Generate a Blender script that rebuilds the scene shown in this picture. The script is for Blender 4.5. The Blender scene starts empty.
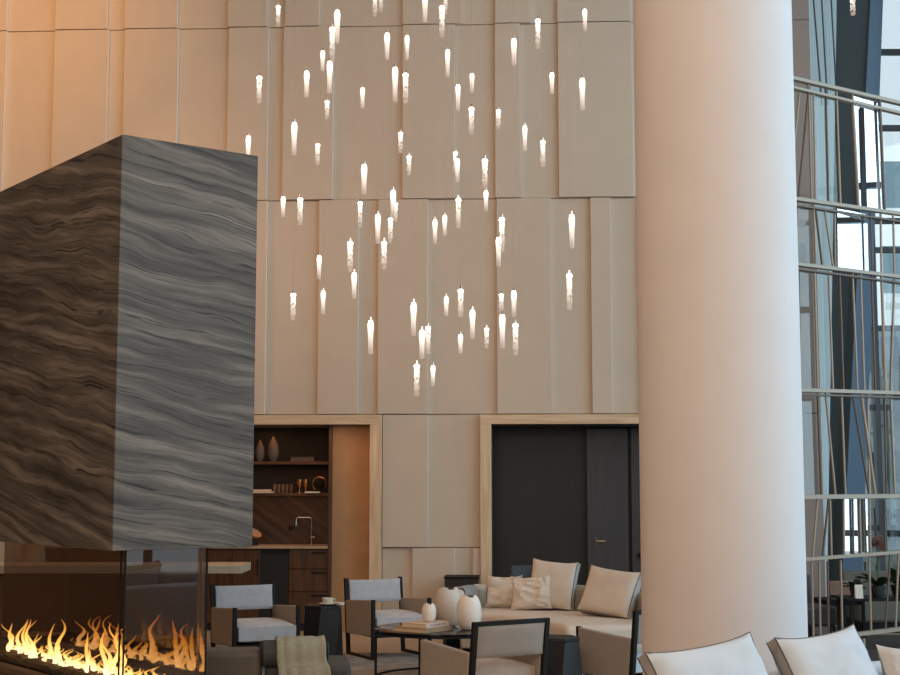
import bpy, bmesh, math, random
from mathutils import Vector, Matrix
from mathutils import noise as mnoise
random.seed(7)
S = bpy.context.scene
COL = S.collection
PI = math.pi
F = 1420.0
EYE = 1.7
TP = 150.0 / F
PIT = math.atan(TP)

# ------------------------------------------------------------------ camera maths
def ray(px, py):
    x = (px - 450) / F; y = -(py - 337.5) / F
    return Vector((x, math.cos(PIT) - y * math.sin(PIT), math.sin(PIT) + y * math.cos(PIT)))
def atY(px, py, Y):
    d = ray(px, py); t = Y / d.y
    return Vector((d.x * t, Y, EYE + d.z * t))
def atZ(px, py, z):
    d = ray(px, py); t = (z - EYE) / d.z
    return Vector((d.x * t, d.y * t, z))
def onplane(px, py, o, a):
    """vertical plane through o with horizontal direction a -> (w, z)"""
    d = ray(px, py)
    # o + w a = t d (xy)
    det = a[0] * (-d.y) - (-d.x) * a[1]
    w = ((-o[0]) * (-d.y) - (-d.x) * (-o[1])) / det
    t = (a[0] * (-o[1]) - a[1] * (-o[0])) / det
    t = (o[0] + w * a[0]) / d.x if abs(d.x) > 1e-4 else (o[1] + w * a[1]) / d.y
    return w, EYE + d.z * t
PHI = math.radians(2.7)
WA = (math.cos(PHI), -math.sin(PHI))
def W(px, py, v=0.0):
    return onplane(px, py, (v * math.sin(PHI), 17 + v * math.cos(PHI)), WA)
def Wu(px, v=0.0, py=400): return W(px, py, v)[0]
def Wz(py, px=450, v=0.0): return W(px, py, v)[1]
def Wp(u, v, z=0.0):
    return Vector((u * math.cos(PHI) + v * math.sin(PHI), 17 - u * math.sin(PHI) + v * math.cos(PHI), z))

# ------------------------------------------------------------------ materials
def lin(c):
    return tuple(((x / 255) / 12.92 if x / 255 <= .04045 else ((x / 255 + .055) / 1.055) ** 2.4) for x in c)
def mat(name, col, rough=.6, metal=0, noise=0.0, nscale=30, bump=0.0, bscale=200, spec=.5, emit=None, es=0, srgb=True, sheen=0):
    m = bpy.data.materials.new(name); m.use_nodes = True
    nt = m.node_tree; b = nt.nodes['Principled BSDF']
    c = lin(col) if srgb else col
    b.inputs['Base Color'].default_value = (*c, 1)
    b.inputs['Roughness'].default_value = rough
    b.inputs['Metallic'].default_value = metal
    b.inputs['Specular IOR Level'].default_value = spec
    if sheen: b.inputs['Sheen Weight'].default_value = sheen
    tc = nt.nodes.new('ShaderNodeTexCoord')
    if noise:
        n = nt.nodes.new('ShaderNodeTexNoise'); n.inputs['Scale'].default_value = nscale; n.inputs['Detail'].default_value = 4
        nt.links.new(tc.outputs['Object'], n.inputs['Vector'])
        r = nt.nodes.new('ShaderNodeValToRGB')
        r.color_ramp.elements[0].position = .3; r.color_ramp.elements[1].position = .7
        r.color_ramp.elements[0].color = (*[x * (1 - noise) for x in c], 1)
        r.color_ramp.elements[1].color = (*[min(1, x * (1 + noise)) for x in c], 1)
        nt.links.new(n.outputs['Fac'], r.inputs['Fac']); nt.links.new(r.outputs['Color'], b.inputs['Base Color'])
    if bump:
        n2 = nt.nodes.new('ShaderNodeTexNoise'); n2.inputs['Scale'].default_value = bscale; n2.inputs['Detail'].default_value = 3
        nt.links.new(tc.outputs['Object'], n2.inputs['Vector'])
        bp = nt.nodes.new('ShaderNodeBump'); bp.inputs['Strength'].default_value = bump; bp.inputs['Distance'].default_value = .01
        nt.links.new(n2.outputs['Fac'], bp.inputs['Height']); nt.links.new(bp.outputs['Normal'], b.inputs['Normal'])
    if emit:
        b.inputs['Emission Color'].default_value = (*lin(emit), 1); b.inputs['Emission Strength'].default_value = es
        m.cycles.emission_sampling = 'NONE'
    return m
def wood(name, c1, c2, scale=6, axis=2, rough=.5):
    m = bpy.data.materials.new(name); m.use_nodes = True
    nt = m.node_tree; b = nt.nodes['Principled BSDF']; b.inputs['Roughness'].default_value = rough
    tc = nt.nodes.new('ShaderNodeTexCoord'); mp = nt.nodes.new('ShaderNodeMapping')
    s = [scale * 4, scale * 4, scale * 4]; s[axis] = scale * .3
    mp.inputs['Scale'].default_value = s
    n = nt.nodes.new('ShaderNodeTexNoise'); n.inputs['Scale'].default_value = 1; n.inputs['Detail'].default_value = 6; n.inputs['Distortion'].default_value = .6
    r = nt.nodes.new('ShaderNodeValToRGB')
    r.color_ramp.elements[0].position = .32; r.color_ramp.elements[1].position = .68
    r.color_ramp.elements[0].color = (*lin(c1), 1); r.color_ramp.elements[1].color = (*lin(c2), 1)
    nt.links.new(tc.outputs['Object'], mp.inputs['Vector']); nt.links.new(mp.outputs['Vector'], n.inputs['Vector'])
    nt.links.new(n.outputs['Fac'], r.inputs['Fac']); nt.links.new(r.outputs['Color'], b.inputs['Base Color'])
    return m
def marble(name, dark, mid, light, slope=.16, vs=1.0, rough=.35, shift=0.0, sharp=1.0, warpamt=.3, soft=7.0):
    """layered stone: object X along one face, Y along the other; s = x - y runs on round the corner"""
    m = bpy.data.materials.new(name); m.use_nodes = True
    nt = m.node_tree; N = nt.nodes; L = nt.links; b = N['Principled BSDF']; b.inputs['Roughness'].default_value = rough
    tc = N.new('ShaderNodeTexCoord'); sx = N.new('ShaderNodeSeparateXYZ'); L.new(tc.outputs['Object'], sx.inputs[0])
    def math_(op, a, bb=None):
        n = N.new('ShaderNodeMath'); n.operation = op
        for i, v in enumerate((a, bb)):
            if v is None: continue
            if isinstance(v, (int, float)): n.inputs[i].default_value = v
            else: L.new(v, n.inputs[i])
        return n.outputs[0]
    s = math_('SUBTRACT', sx.outputs[0], sx.outputs[1])
    v = math_('ADD', math_('ADD', sx.outputs[2], math_('MULTIPLY', s, slope)), shift)
    cb = N.new('ShaderNodeCombineXYZ'); L.new(math_('MULTIPLY', s, .9), cb.inputs[0]); L.new(math_('MULTIPLY', v, 2.2), cb.inputs[1])
    n1 = N.new('ShaderNodeTexNoise'); n1.inputs['Scale'].default_value = 1.1; n1.inputs['Detail'].default_value = 2.5; n1.inputs['Roughness'].default_value = .55
    L.new(cb.outputs[0], n1.inputs['Vector'])
    warp = math_('ADD', math_('MULTIPLY', v, vs), math_('MULTIPLY', math_('SUBTRACT', n1.outputs['Fac'], .5), warpamt))
    # soft layers
    cb2 = N.new('ShaderNodeCombineXYZ'); L.new(math_('MULTIPLY', s, .7), cb2.inputs[0]); L.new(math_('MULTIPLY', warp, soft), cb2.inputs[1])
    n2 = N.new('ShaderNodeTexNoise'); n2.inputs['Scale'].default_value = 1.0; n2.inputs['Detail'].default_value = 6; n2.inputs['Roughness'].default_value = .6
    L.new(cb2.outputs[0], n2.inputs['Vector'])
    r = N.new('ShaderNodeValToRGB'); e = r.color_ramp.elements
    e[0].position = .28; e[0].color = (*lin(dark), 1); e[1].position = .72; e[1].color = (*lin(light), 1)
    x = e.new(.5); x.color = (*lin(mid), 1)
    L.new(n2.outputs['Fac'], r.inputs['Fac'])
    # thin dark seams
    col = r.outputs['Color']
    for k, (fq, th, st) in enumerate(((5.2, .022, .95), (11.3, .035, .8), (2.1, .014, .95), (17.7, .06, .6))):
        sn = math_('SINE', math_('MULTIPLY', warp, fq * 2.6))
        cb3 = N.new('ShaderNodeCombineXYZ'); L.new(math_('MULTIPLY', s, 1.8), cb3.inputs[0]); L.new(math_('MULTIPLY', warp, 3.0 + k), cb3.inputs[1])
        n3 = N.new('ShaderNodeTexNoise'); n3.inputs['Scale'].default_value = 1.0 + k * .3; L.new(cb3.outputs[0], n3.inputs['Vector'])
        amt = N.new('ShaderNodeMapRange'); amt.inputs[1].default_value = .44; amt.inputs[2].default_value = .58
        L.new(n3.outputs['Fac'], amt.inputs[0])
        ab = math_('ABSOLUTE', sn)
        mr = N.new('ShaderNodeMapRange'); mr.inputs[1].default_value = th * 1.2; mr.inputs[2].default_value = th * 4.5; mr.inputs[3].default_value = st; mr.inputs[4].default_value = 0
        L.new(ab, mr.inputs[0])
        f = math_('MULTIPLY', mr.outputs[0], amt.outputs[0])
        mx = N.new('ShaderNodeMix'); mx.data_type = 'RGBA'
        L.new(math_('MULTIPLY', f, sharp), mx.inputs[0]); L.new(col, mx.inputs[6]); mx.inputs[7].default_value = (.012, .012, .014, 1)
        col = mx.outputs[2]
    L.new(col, b.inputs['Base Color'])
    return m
def glass(name, refl=.1, tint=(1, 1, 1), rough=0.0, gc=(1, 1, 1)):
    m = bpy.data.materials.new(name); m.use_nodes = True
    nt = m.node_tree; nt.nodes.clear(); L = nt.links
    o = nt.nodes.new('ShaderNodeOutputMaterial'); mx = nt.nodes.new('ShaderNodeMixShader')
    t = nt.nodes.new('ShaderNodeBsdfTransparent'); g = nt.nodes.new('ShaderNodeBsdfGlossy')
    t.inputs[0].default_value = (*tint, 1); g.inputs['Roughness'].default_value = rough; g.inputs[0].default_value = (*gc, 1)
    mx.inputs[0].default_value = refl
    L.new(t.outputs[0], mx.inputs[1]); L.new(g.outputs[0], mx.inputs[2]); L.new(mx.outputs[0], o.inputs[0])
    return m
def emis(name, col, st):
    m = bpy.data.materials.new(name); m.use_nodes = True
    nt = m.node_tree; nt.nodes.clear()
    o = nt.nodes.new('ShaderNodeOutputMaterial'); e = nt.nodes.new('ShaderNodeEmission')
    e.inputs[0].default_value = (*lin(col), 1); e.inputs[1].default_value = st
    nt.links.new(e.outputs[0], o.inputs[0]); m.cycles.emission_sampling = 'NONE'
    return m

M = {}
M['panel'] = mat('wall_panel_fabric', (203, 188, 170), .85, noise=.025, nscale=3, bump=.15, bscale=260)
M['panel_edge'] = mat('daylit_panel_edge', (238, 230, 220), .7)  # right side faces of the panels, daylight put into a paler colour
M['panel_shade'] = mat('shaded_panel_fabric', (142, 130, 122), .85, noise=.03, nscale=3)  # panel fabric at the wall's far end, shade put into the colour
M['base'] = mat('wall_backing', (150, 132, 116), .9)
M['plaster'] = mat('ceiling_plaster', (205, 198, 190), .9, noise=.02)
M['sidewall'] = mat('dark_taupe_plaster', (104, 88, 74), .85, noise=.04)
M['column'] = mat('column_plaster', (205, 203, 203), .75, noise=.02, nscale=4)
M['portal'] = wood('travertine_frame', (196, 166, 132), (222, 198, 166), 5, 2, .45)
M['portal_h'] = wood('travertine_lintel', (196, 166, 132), (222, 198, 166), 5, 0, .45)
M['hood'] = marble('layered_grey_stone', (44, 43, 42), (88, 87, 83), (136, 133, 126), slope=.17, rough=.5, warpamt=.24, soft=12.0)
M['hearth'] = mat('hearth_stone', (92, 74, 60), .5, noise=.2, nscale=12)
M['black'] = mat('blackened_metal', (19, 18, 18), .6, spec=.25)
M['darkin'] = mat('dark_interior', (24, 23, 24), .7)
M['blackwood'] = wood('black_stained_oak', (15, 14, 15), (27, 26, 26), 5, 2, .55)
M['brown'] = wood('brown_walnut', (62, 40, 26), (92, 60, 38), 6, 2, .45)
M['brownshelf'] = wood('walnut_shelf', (70, 44, 28), (112, 72, 44), 6, 0, .4)
M['orange'] = mat('warm_leather_panel', (178, 142, 104), .7, noise=.08, nscale=5, bump=.1, bscale=60)
M['barstone'] = marble('brown_veined_stone', (36, 27, 21), (66, 51, 39), (92, 74, 58), slope=.75, vs=1.6, rough=.3)
M['counter'] = mat('stone_counter', (176, 150, 122), .25, noise=.08, nscale=8)
M['island'] = mat('pale_stone_slab', (190, 176, 156), .35, noise=.05, nscale=6)
M['darkrug'] = mat('dark_brown_rug', (58, 50, 46), .95, noise=.2, nscale=8)
M['floor'] = mat('limestone_floor', (182, 164, 144), .35, noise=.06, nscale=2)
M['rug'] = mat('mottled_wool_rug', (150, 144, 138), .95, noise=.28, nscale=6, bump=.5, bscale=150)
M['greyfab'] = mat('pale_grey_blue_linen', (176, 176, 178), .9, noise=.07, nscale=14, bump=.3, bscale=220, sheen=.2)
M['taupe'] = mat('taupe_upholstery', (150, 143, 136), .8, noise=.05, nscale=20, bump=.15, bscale=200)
M['beigeseat'] = mat('beige_seat_linen', (178, 166, 156), .9, noise=.05, nscale=14, bump=.3, bscale=220)
M['cream'] = mat('cream_sofa_linen', (210, 198, 184), .9, noise=.03, nscale=8, bump=.2, bscale=240)
M['cream2'] = mat('crumpled_cream_linen', (216, 204, 190), .9, noise=.04, nscale=9, bump=.5, bscale=40)
M['sofagrey'] = mat('grey_beige_sofa_frame', (156, 146, 134), .9, bump=.2, bscale=240)
M['white'] = mat('off_white_linen', (192, 202, 210), .9, noise=.03, nscale=8, bump=.25, bscale=220)
M['whiteside'] = mat('shaded_cushion_border', (150, 144, 138), .9, bump=.25, bscale=220)  # cushion sides painted darker to stand in for their shadow
M['piping'] = mat('dark_piping', (92, 84, 78), .8)
M['greycush'] = mat('greige_linen', (180, 176, 170), .9, noise=.06, nscale=9, bump=.4, bscale=60)
M['olive'] = mat('dark_olive_upholstery', (66, 68, 68), .75, noise=.08, nscale=12, bump=.2, bscale=180)
M['olive2'] = mat('bronze_olive_upholstery', (94, 88, 82), .6, noise=.06, nscale=6)
M['throw'] = mat('sage_beige_wool', (150, 148, 130), .95, noise=.08, nscale=40, bump=.4, bscale=160)
M['greythrow'] = mat('grey_wool', (150, 150, 148), .95, noise=.06, nscale=30, bump=.4, bscale=160)
M['ceramic'] = mat('matte_ivory_ceramic', (230, 220, 206), .55, noise=.05, nscale=9)
M['ceramicgrey'] = mat('matte_stone_ceramic', (196, 188, 178), .55, noise=.06, nscale=7)
M['hollow'] = mat('vase_hollow', (18, 15, 13), .9)
M['tabletop'] = mat('black_glass_tabletop', (14, 15, 17), .08, spec=.6)
M['blackblock'] = mat('charred_black_wood', (18, 18, 20), .55, noise=.15, nscale=8)
M['bronze'] = mat('champagne_bronze', (146, 134, 120), .5, metal=.35)
M['bronzed'] = mat('dark_bronze', (92, 80, 70), .5, metal=.35)
M['mirror'] = glass('polished_mirror_glass', .72, (.6, .7, .75))
M['semi'] = glass('grey_tinted_glass', .07, (.66, .7, .68))
M['clear'] = glass('clear_window_glass', .05, (.97, 1, 1))
M['fireglass'] = glass('fireplace_glass', .1, (.84, .84, .82))
M['firerear'] = glass('fireplace_rear_glass', .3, (.42, .38, .33), gc=(1, .66, .42))
M['gold'] = mat('polished_gold', (214, 160, 96), .25, metal=1)
M['copper'] = mat('carved_pale_wood', (150, 122, 94), .5, noise=.1)
M['chrome'] = mat('polished_steel', (210, 205, 198), .18, metal=1)
M['brasslever'] = mat('pale_brass', (200, 180, 150), .3, metal=1)
M['paper'] = mat('book_pages', (222, 202, 170), .8)
M['bookpink'] = mat('blush_book_cover', (206, 184, 170), .6)
M['booktan'] = mat('tan_book_cover', (158, 128, 98), .6)
M['ink'] = mat('spine_ink', (70, 62, 60), .7)
M['magazine'] = mat('blush_magazine', (214, 160, 130), .6)
M['glassware'] = mat('smoky_tumbler_glass', (116, 88, 62), .15, spec=.8)
M['leafvase'] = mat('dark_beige_ceramic', (92, 80, 68), .6, noise=.1)
M['slate'] = mat('slate_cladding', (96, 116, 130), .6)
M['steelblue'] = mat('skylit_cladding', (78, 100, 120), .55)  # right side of the leaning column, skylight put into its colour
M['sheer'] = mat('pale_sheer_blind', (180, 196, 202), .8)
M['mullion'] = mat('window_mullion', (74, 80, 86), .5)
M['thinbar'] = mat('grey_bar', (128, 142, 150), .6)
M['leaf'] = mat('glossy_dark_leaf', (34, 56, 36), .35, noise=.2, nscale=10)
M['stem'] = mat('green_stem', (70, 88, 48), .5)
M['petal'] = mat('rust_orchid_petal', (150, 92, 76), .6, noise=.1, nscale=40)
M['pot'] = mat('dark_planter', (44, 48, 50), .4)
M['chairbrown'] = mat('brown_leather_back', (134, 104, 82), .55)
M['greysofa'] = mat('grey_green_upholstery', (104, 102, 92), .85, bump=.2)
M['card'] = mat('pale_card', (220, 216, 200), .6)
M['plate'] = mat('outlet_plate', (16, 14, 13), .4)
M['facade_w'] = mat('pale_facade', (226, 232, 234), .7, emit=(225, 235, 240), es=.5)  # weak glow added in place of daylight on the walls
M['facade_g'] = mat('facade_glazing', (70, 96, 106), .2, emit=(96, 130, 142), es=.35)  # panes glow weakly too, standing in for outdoor light
M['facade_d'] = mat('grey_green_facade', (128, 138, 132), .8)
M['facade_t'] = mat('dark_teal_glazing', (52, 76, 84), .4)
M['gravel'] = mat('dark_fire_gravel', (60, 42, 30), .8, noise=.5, nscale=60, bump=1.0, bscale=80)
M['grass'] = mat('outdoor_paving', (150, 152, 150), .9)

# pendant rods (lit from the top)
def rodmat(name, bubbled):
    m = bpy.data.materials.new(name); m.use_nodes = True
    nt = m.node_tree; nt.nodes.clear(); N = nt.nodes; L = nt.links
    o = N.new('ShaderNodeOutputMaterial'); tc = N.new('ShaderNodeTexCoord'); sp = N.new('ShaderNodeSeparateXYZ')
    L.new(tc.outputs['Generated'], sp.inputs[0])
    em = N.new('ShaderNodeEmission'); tr = N.new('ShaderNodeBsdfTransparent'); gl = N.new('ShaderNodeBsdfGlossy'); gl.inputs['Roughness'].default_value = .2
    r = N.new('ShaderNodeValToRGB'); e = r.color_ramp.elements
    e[0].position = 0; e[0].color = (*lin((232, 200, 176)), 1); e[1].position = .75; e[1].color = (1, .93, .8, 1)
    L.new(sp.outputs[2], r.inputs[0]); L.new(r.outputs[0], em.inputs[0])
    s = N.new('ShaderNodeMapRange'); s.inputs[1].default_value = .1; s.inputs[2].default_value = .85; s.inputs[3].default_value = .75; s.inputs[4].default_value = 1.7
    L.new(sp.outputs[2], s.inputs[0]); L.new(s.outputs[0], em.inputs[1])
    mx = N.new('ShaderNodeMixShader'); mx2 = N.new('ShaderNodeMixShader'); mx2.inputs[0].default_value = .1
    fr = N.new('ShaderNodeMapRange'); fr.inputs[1].default_value = 0; fr.inputs[2].default_value = .8
    fr.inputs[3].default_value = .55; fr.inputs[4].default_value = 1.0
    L.new(sp.outputs[2], fr.inputs[0])
    if bubbled:
        v = N.new('ShaderNodeTexVoronoi'); v.inputs['Scale'].default_value = 40; L.new(tc.outputs['Object'], v.inputs['Vector'])
        mr = N.new('ShaderNodeMapRange'); mr.inputs[1].default_value = .34; mr.inputs[2].default_value = .5; mr.inputs[3].default_value = .0; mr.inputs[4].default_value = .95
        L.new(v.outputs['Distance'], mr.inputs[0])
        lw = N.new('ShaderNodeLayerWeight'); lw.inputs[0].default_value = .3
        eg = N.new('ShaderNodeMapRange'); eg.inputs[1].default_value = .45; eg.inputs[2].default_value = .9; eg.inputs[4].default_value = .5; L.new(lw.outputs['Facing'], eg.inputs[0])
        mm = N.new('ShaderNodeMath'); mm.operation = 'MULTIPLY'; L.new(fr.outputs[0], mm.inputs[0]); L.new(mr.outputs[0], mm.inputs[1])
        m2 = N.new('ShaderNodeMath'); m2.operation = 'ADD'; m2.use_clamp = True
        L.new(mm.outputs[0], m2.inputs[0]); L.new(eg.outputs[0], m2.inputs[1]); L.new(m2.outputs[0], mx.inputs[0])
        mx2.inputs[0].default_value = .05; fr.inputs[3].default_value = .4
    else:
        L.new(fr.outputs[0], mx.inputs[0])
    L.new(tr.outputs[0], mx.inputs[1]); L.new(em.outputs[0], mx.inputs[2])
    L.new(mx.outputs[0], mx2.inputs[1]); L.new(gl.outputs[0], mx2.inputs[2]); L.new(mx2.outputs[0], o.inputs[0])
    m.cycles.emission_sampling = 'NONE'
    return m
M['rod_s'] = rodmat('frosted_glass_rod', False)
M['rod_t'] = rodmat('bubbled_glass_rod', True)
M['bulb'] = emis('lit_lamp_head', (255, 238, 210), 4.0)
M['cord'] = mat('pale_cord', (176, 160, 146), .5)
def flamemat():
    m = bpy.data.materials.new('flame'); m.use_nodes = True
    nt = m.node_tree; nt.nodes.clear(); N = nt.nodes; L = nt.links
    o = N.new('ShaderNodeOutputMaterial'); at = N.new('ShaderNodeAttribute'); at.attribute_name = 'h'
    em = N.new('ShaderNodeEmission'); tr = N.new('ShaderNodeBsdfTransparent'); mx = N.new('ShaderNodeMixShader')
    r = N.new('ShaderNodeValToRGB'); e = r.color_ramp.elements
    e[0].position = 0; e[0].color = (1, .76, .40, 1); e[1].position = 1; e[1].color = (1, .25, .03, 1)
    x = e.new(.45); x.color = (1, .52, .10, 1)
    L.new(at.outputs['Fac'], r.inputs[0]); L.new(r.outputs[0], em.inputs[0])
    s = N.new('ShaderNodeMapRange'); s.inputs[3].default_value = 3.4; s.inputs[4].default_value = .95
    L.new(at.outputs['Fac'], s.inputs[0]); L.new(s.outputs[0], em.inputs[1])
    lw = N.new('ShaderNodeLayerWeight'); lw.inputs[0].default_value = .35
    f = N.new('ShaderNodeMapRange'); f.inputs[1].default_value = .05; f.inputs[2].default_value = .8; f.inputs[3].default_value = .72; f.inputs[4].default_value = .0
    L.new(lw.outputs['Facing'], f.inputs[0])
    L.new(f.outputs[0], mx.inputs[0]); L.new(tr.outputs[0], mx.inputs[1]); L.new(em.outputs[0], mx.inputs[2]); L.new(mx.outputs[0], o.inputs[0])
    return m
M['flame'] = flamemat()

# ------------------------------------------------------------------ mesh helpers
def smooth_by_angle(me, ang=.7):
    for p in me.polygons: p.use_smooth = True
    me.set_sharp_from_angle(angle=ang)
def link(name, bm, m, parent=None, loc=None, rotz=0, bevel=0, seg=2, smooth=True, subsurf=0):
    me = bpy.data.meshes.new(name); bmesh.ops.recalc_face_normals(bm, faces=bm.faces) if len(bm.faces) else None
    bm.to_mesh(me); bm.free()
    for x in (m if isinstance(m, (list, tuple)) else [m]): me.materials.append(x)
    if smooth: smooth_by_angle(me)
    o = bpy.data.objects.new(name, me); COL.objects.link(o)
    if parent: o.parent = parent
    if loc is not None: o.location = loc
    o.rotation_euler = (0, 0, rotz)
    if bevel:
        b = o.modifiers.new('bevel', 'BEVEL'); b.width = bevel; b.segments = seg; b.limit_method = 'ANGLE'; b.harden_normals = False
    if subsurf:
        s = o.modifiers.new('sub', 'SUBSURF'); s.levels = subsurf; s.render_levels = subsurf
    return o
def thing(name, label, cat, loc=(0, 0, 0), rotz=0, group=None):
    o = bpy.data.objects.new(name, None); COL.objects.link(o)
    o.location = loc; o.rotation_euler = (0, 0, rotz); o.empty_display_size = .1
    o['label'] = label; o['category'] = cat
    if group: o['group'] = group
    return o
def tag(o, label, cat, group=None, kind=None):
    o['label'] = label; o['category'] = cat
    if group: o['group'] = group
    if kind: o['kind'] = kind
    return o
def struct(o, label, cat):
    o['kind'] = 'structure'; o['label'] = label; o['category'] = cat; return o
def B(): return bmesh.new()
def box(bm, x0, x1, y0, y1, z0, z1):
    vs = [bm.verts.new((x, y, z)) for z in (z0, z1) for y in (y0, y1) for x in (x0, x1)]
    for f in ((0, 2, 3, 1), (4, 5, 7, 6), (0, 1, 5, 4), (2, 6, 7, 3), (0, 4, 6, 2), (1, 3, 7, 5)):
        bm.faces.new([vs[i] for i in f])
    return bm
def bx(*a): return box(B(), *a)
def prism(bm, pts, z0, z1, top=None):
    n = len(pts); top = top or pts
    a = [bm.verts.new((p[0], p[1], z0)) for p in pts]; b = [bm.verts.new((p[0], p[1], z1)) for p in top]
    for i in range(n): bm.faces.new([a[i], a[(i + 1) % n], b[(i + 1) % n], b[i]])
    bm.faces.new(a[::-1]); bm.faces.new(b); return bm
def extr(bm, pts, ax, a0, a1):
    """profile pts in the plane normal to axis ax ('x' or 'y'), swept a0..a1"""
    f = (lambda p, a: (a, p[0], p[1])) if ax == 'x' else (lambda p, a: (p[0], a, p[1]))
    A = [bm.verts.new(f(p, a0)) for p in pts]; C = [bm.verts.new(f(p, a1)) for p in pts]; n = len(pts)
    for i in range(n): bm.faces.new([A[i], A[(i + 1) % n], C[(i + 1) % n], C[i]])
    bm.faces.new(A[::-1]); bm.faces.new(C); return bm
def tube(bm, pts, r, seg=8, cap=True, flat=1.0):
    pts = [Vector(p) for p in pts]; rs = r if isinstance(r, (list, tuple)) else [r] * len(pts)
    rings = []
    for i, p in enumerate(pts):
        t = (pts[min(i + 1, len(pts) - 1)] - pts[max(i - 1, 0)]).normalized()
        up = Vector((0, 0, 1)) if abs(t.z) < .9 else Vector((1, 0, 0))
        a = t.cross(up).normalized(); b = a.cross(t)
        rings.append([bm.verts.new(p + a * math.cos(2 * PI * k / seg) * rs[i] + b * math.sin(2 * PI * k / seg) * rs[i] * flat) for k in range(seg)])
    for A, C in zip(rings, rings[1:]):
        for k in range(seg): bm.faces.new([A[k], A[(k + 1) % seg], C[(k + 1) % seg], C[k]])
    if cap: bm.faces.new(rings[0][::-1]); bm.faces.new(rings[-1])
    return bm
def lathe(bm, prof, seg=24, c=(0, 0, 0), sx=1, sy=1, cap0=True, cap1=True, rim=None):
    rings = []
    for j, (r, z) in enumerate(prof):
        rings.append([bm.verts.new((c[0] + r * sx * math.cos(2 * PI * k / seg), c[1] + r * sy * math.sin(2 * PI * k / seg),
                                    c[2] + z + (rim(k / seg) if rim and j == len(prof) - 1 else 0))) for k in range(seg)])
    for A, C in zip(rings, rings[1:]):
        for k in range(seg): bm.faces.new([A[k], A[(k + 1) % seg], C[(k + 1) % seg], C[k]])
    if cap0: bm.faces.new(rings[0][::-1])
    if cap1: bm.faces.new(rings[-1])
    return bm
def pillow(w, h, t, edge=.0, n=18, pinch=.06, wrinkle=.0, seed=0, sag=0.0):
    """cushion standing in the XZ plane, centre at origin, thickness along Y; edge>0 gives a boxed border"""
    bm = B(); rnd = random.Random(seed); ph = [rnd.uniform(0, 6.28) for _ in range(6)]
    def P(u, v, s):
        px = u * w / 2 * (1 - pinch * (1 - abs(v) ** 3) * abs(u) ** 3 * .9)
        pz = v * h / 2 * (1 - pinch * (1 - abs(u) ** 3) * abs(v) ** 3 * (1.6 if v > 0 else .3))
        k = (max(0, 1 - abs(u) ** 3) * max(0, 1 - abs(v) ** 3)) ** .42
        y = edge / 2 + (t - edge) / 2 * k
        if wrinkle:
            q = Vector((u * 1.5 + ph[0], v * 1.5 + ph[1], s * 3.0))
            a = mnoise.noise(q) ; q2 = Vector((u * 2.2 + a * 1.5 + ph[2], v * 3.4 - a, ph[3]))
            y += wrinkle * k * (1.6 * a + 1.3 * (.5 - abs(mnoise.noise(q2)) * 2.2))
        pz -= sag * (1 - u * u) * (v > 0) * abs(v)
        return (px, s * y, pz)
    G = {}
    for s in (-1, 1):
        for i in range(n + 1):
            for j in range(n + 1):
                u = -1 + 2 * i / n; v = -1 + 2 * j / n
                if edge == 0 and s == 1 and (i in (0, n) or j in (0, n)): G[s, i, j] = G[-1, i, j]
                else: G[s, i, j] = bm.verts.new(P(u, v, s))
        for i in range(n):
            for j in range(n):
                f = [G[s, i, j], G[s, i + 1, j], G[s, i + 1, j + 1], G[s, i, j + 1]]
                bm.faces.new(f if s < 0 else f[::-1])
    path = [(i, 0) for i in range(n)] + [(n, j) for j in range(n)] + [(i, n) for i in range(n, 0, -1)] + [(0, j) for j in range(n, 0, -1)]
    if edge > 0:
        for a, b in zip(path, path[1:] + path[:1]):
            f = bm.faces.new([G[-1, a[0], a[1]], G[-1, b[0], b[1]], G[1, b[0], b[1]], G[1, a[0], a[1]]]); f.material_index = 1
    loops = {s: [G[s, a, b].co.copy() for a, b in path] for s in (-1, 1)}
    return bm, loops
def cushion(label, cat, loc, w, h, t, rz, tilt=0, roll=0, edge=0, m='cream', side=None, pip=None, wr=.004, seed=0, group=None, name='cushion', pinch=.06, sag=0):
    bm, loops = pillow(w, h, t, edge, pinch=pinch, wrinkle=wr, seed=seed, sag=sag)
    R = Matrix.Rotation(roll, 4, 'Y'); T = Matrix.Rotation(tilt, 4, 'X'); X = T @ R
    for v in bm.verts: v.co = X @ v.co
    root = thing(name, label, cat, loc, rz, group)
    link('cushion_cover', bm, [M[m], M[side or m]], root)
    if pip:
        for s in (-1, 1):
            pts = [X @ p for p in loops[s]]; pts.append(pts[0])
            link('piping', tube(B(), pts, .0045, 6, False), M[pip], root)
    return root

# ------------------------------------------------------------------ world and camera
wd = bpy.data.worlds.new('sky'); S.world = wd; wd.use_nodes = True
bg = wd.node_tree.nodes['Background']
sky = wd.node_tree.nodes.new('ShaderNodeTexSky'); sky.sky_type = 'HOSEK_WILKIE'; sky.turbidity = 6; sky.sun_direction = (-.5, -.3, .8)
mixc = wd.node_tree.nodes.new('ShaderNodeMix'); mixc.data_type = 'RGBA'; mixc.inputs[0].default_value = .8
wd.node_tree.links.new(sky.outputs[0], mixc.inputs[6]); mixc.inputs[7].default_value = (.78, .92, 1, 1)
wd.node_tree.links.new(mixc.outputs[2], bg.inputs[0]); bg.inputs[1].default_value = 1.05
cam = bpy.data.cameras.new('camera'); co = bpy.data.objects.new('camera', cam); COL.objects.link(co)
co.location = (0, 0, EYE); co.rotation_euler = (PI / 2 + PIT, 0, 0)
cam.sensor_fit = 'HORIZONTAL'; cam.sensor_width = 36; cam.lens = 36 * F / 900; cam.clip_end = 300
S.camera = co
S.view_settings.view_transform = 'Standard'; S.view_settings.look = 'None'
S.cycles.use_denoising = True
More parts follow.
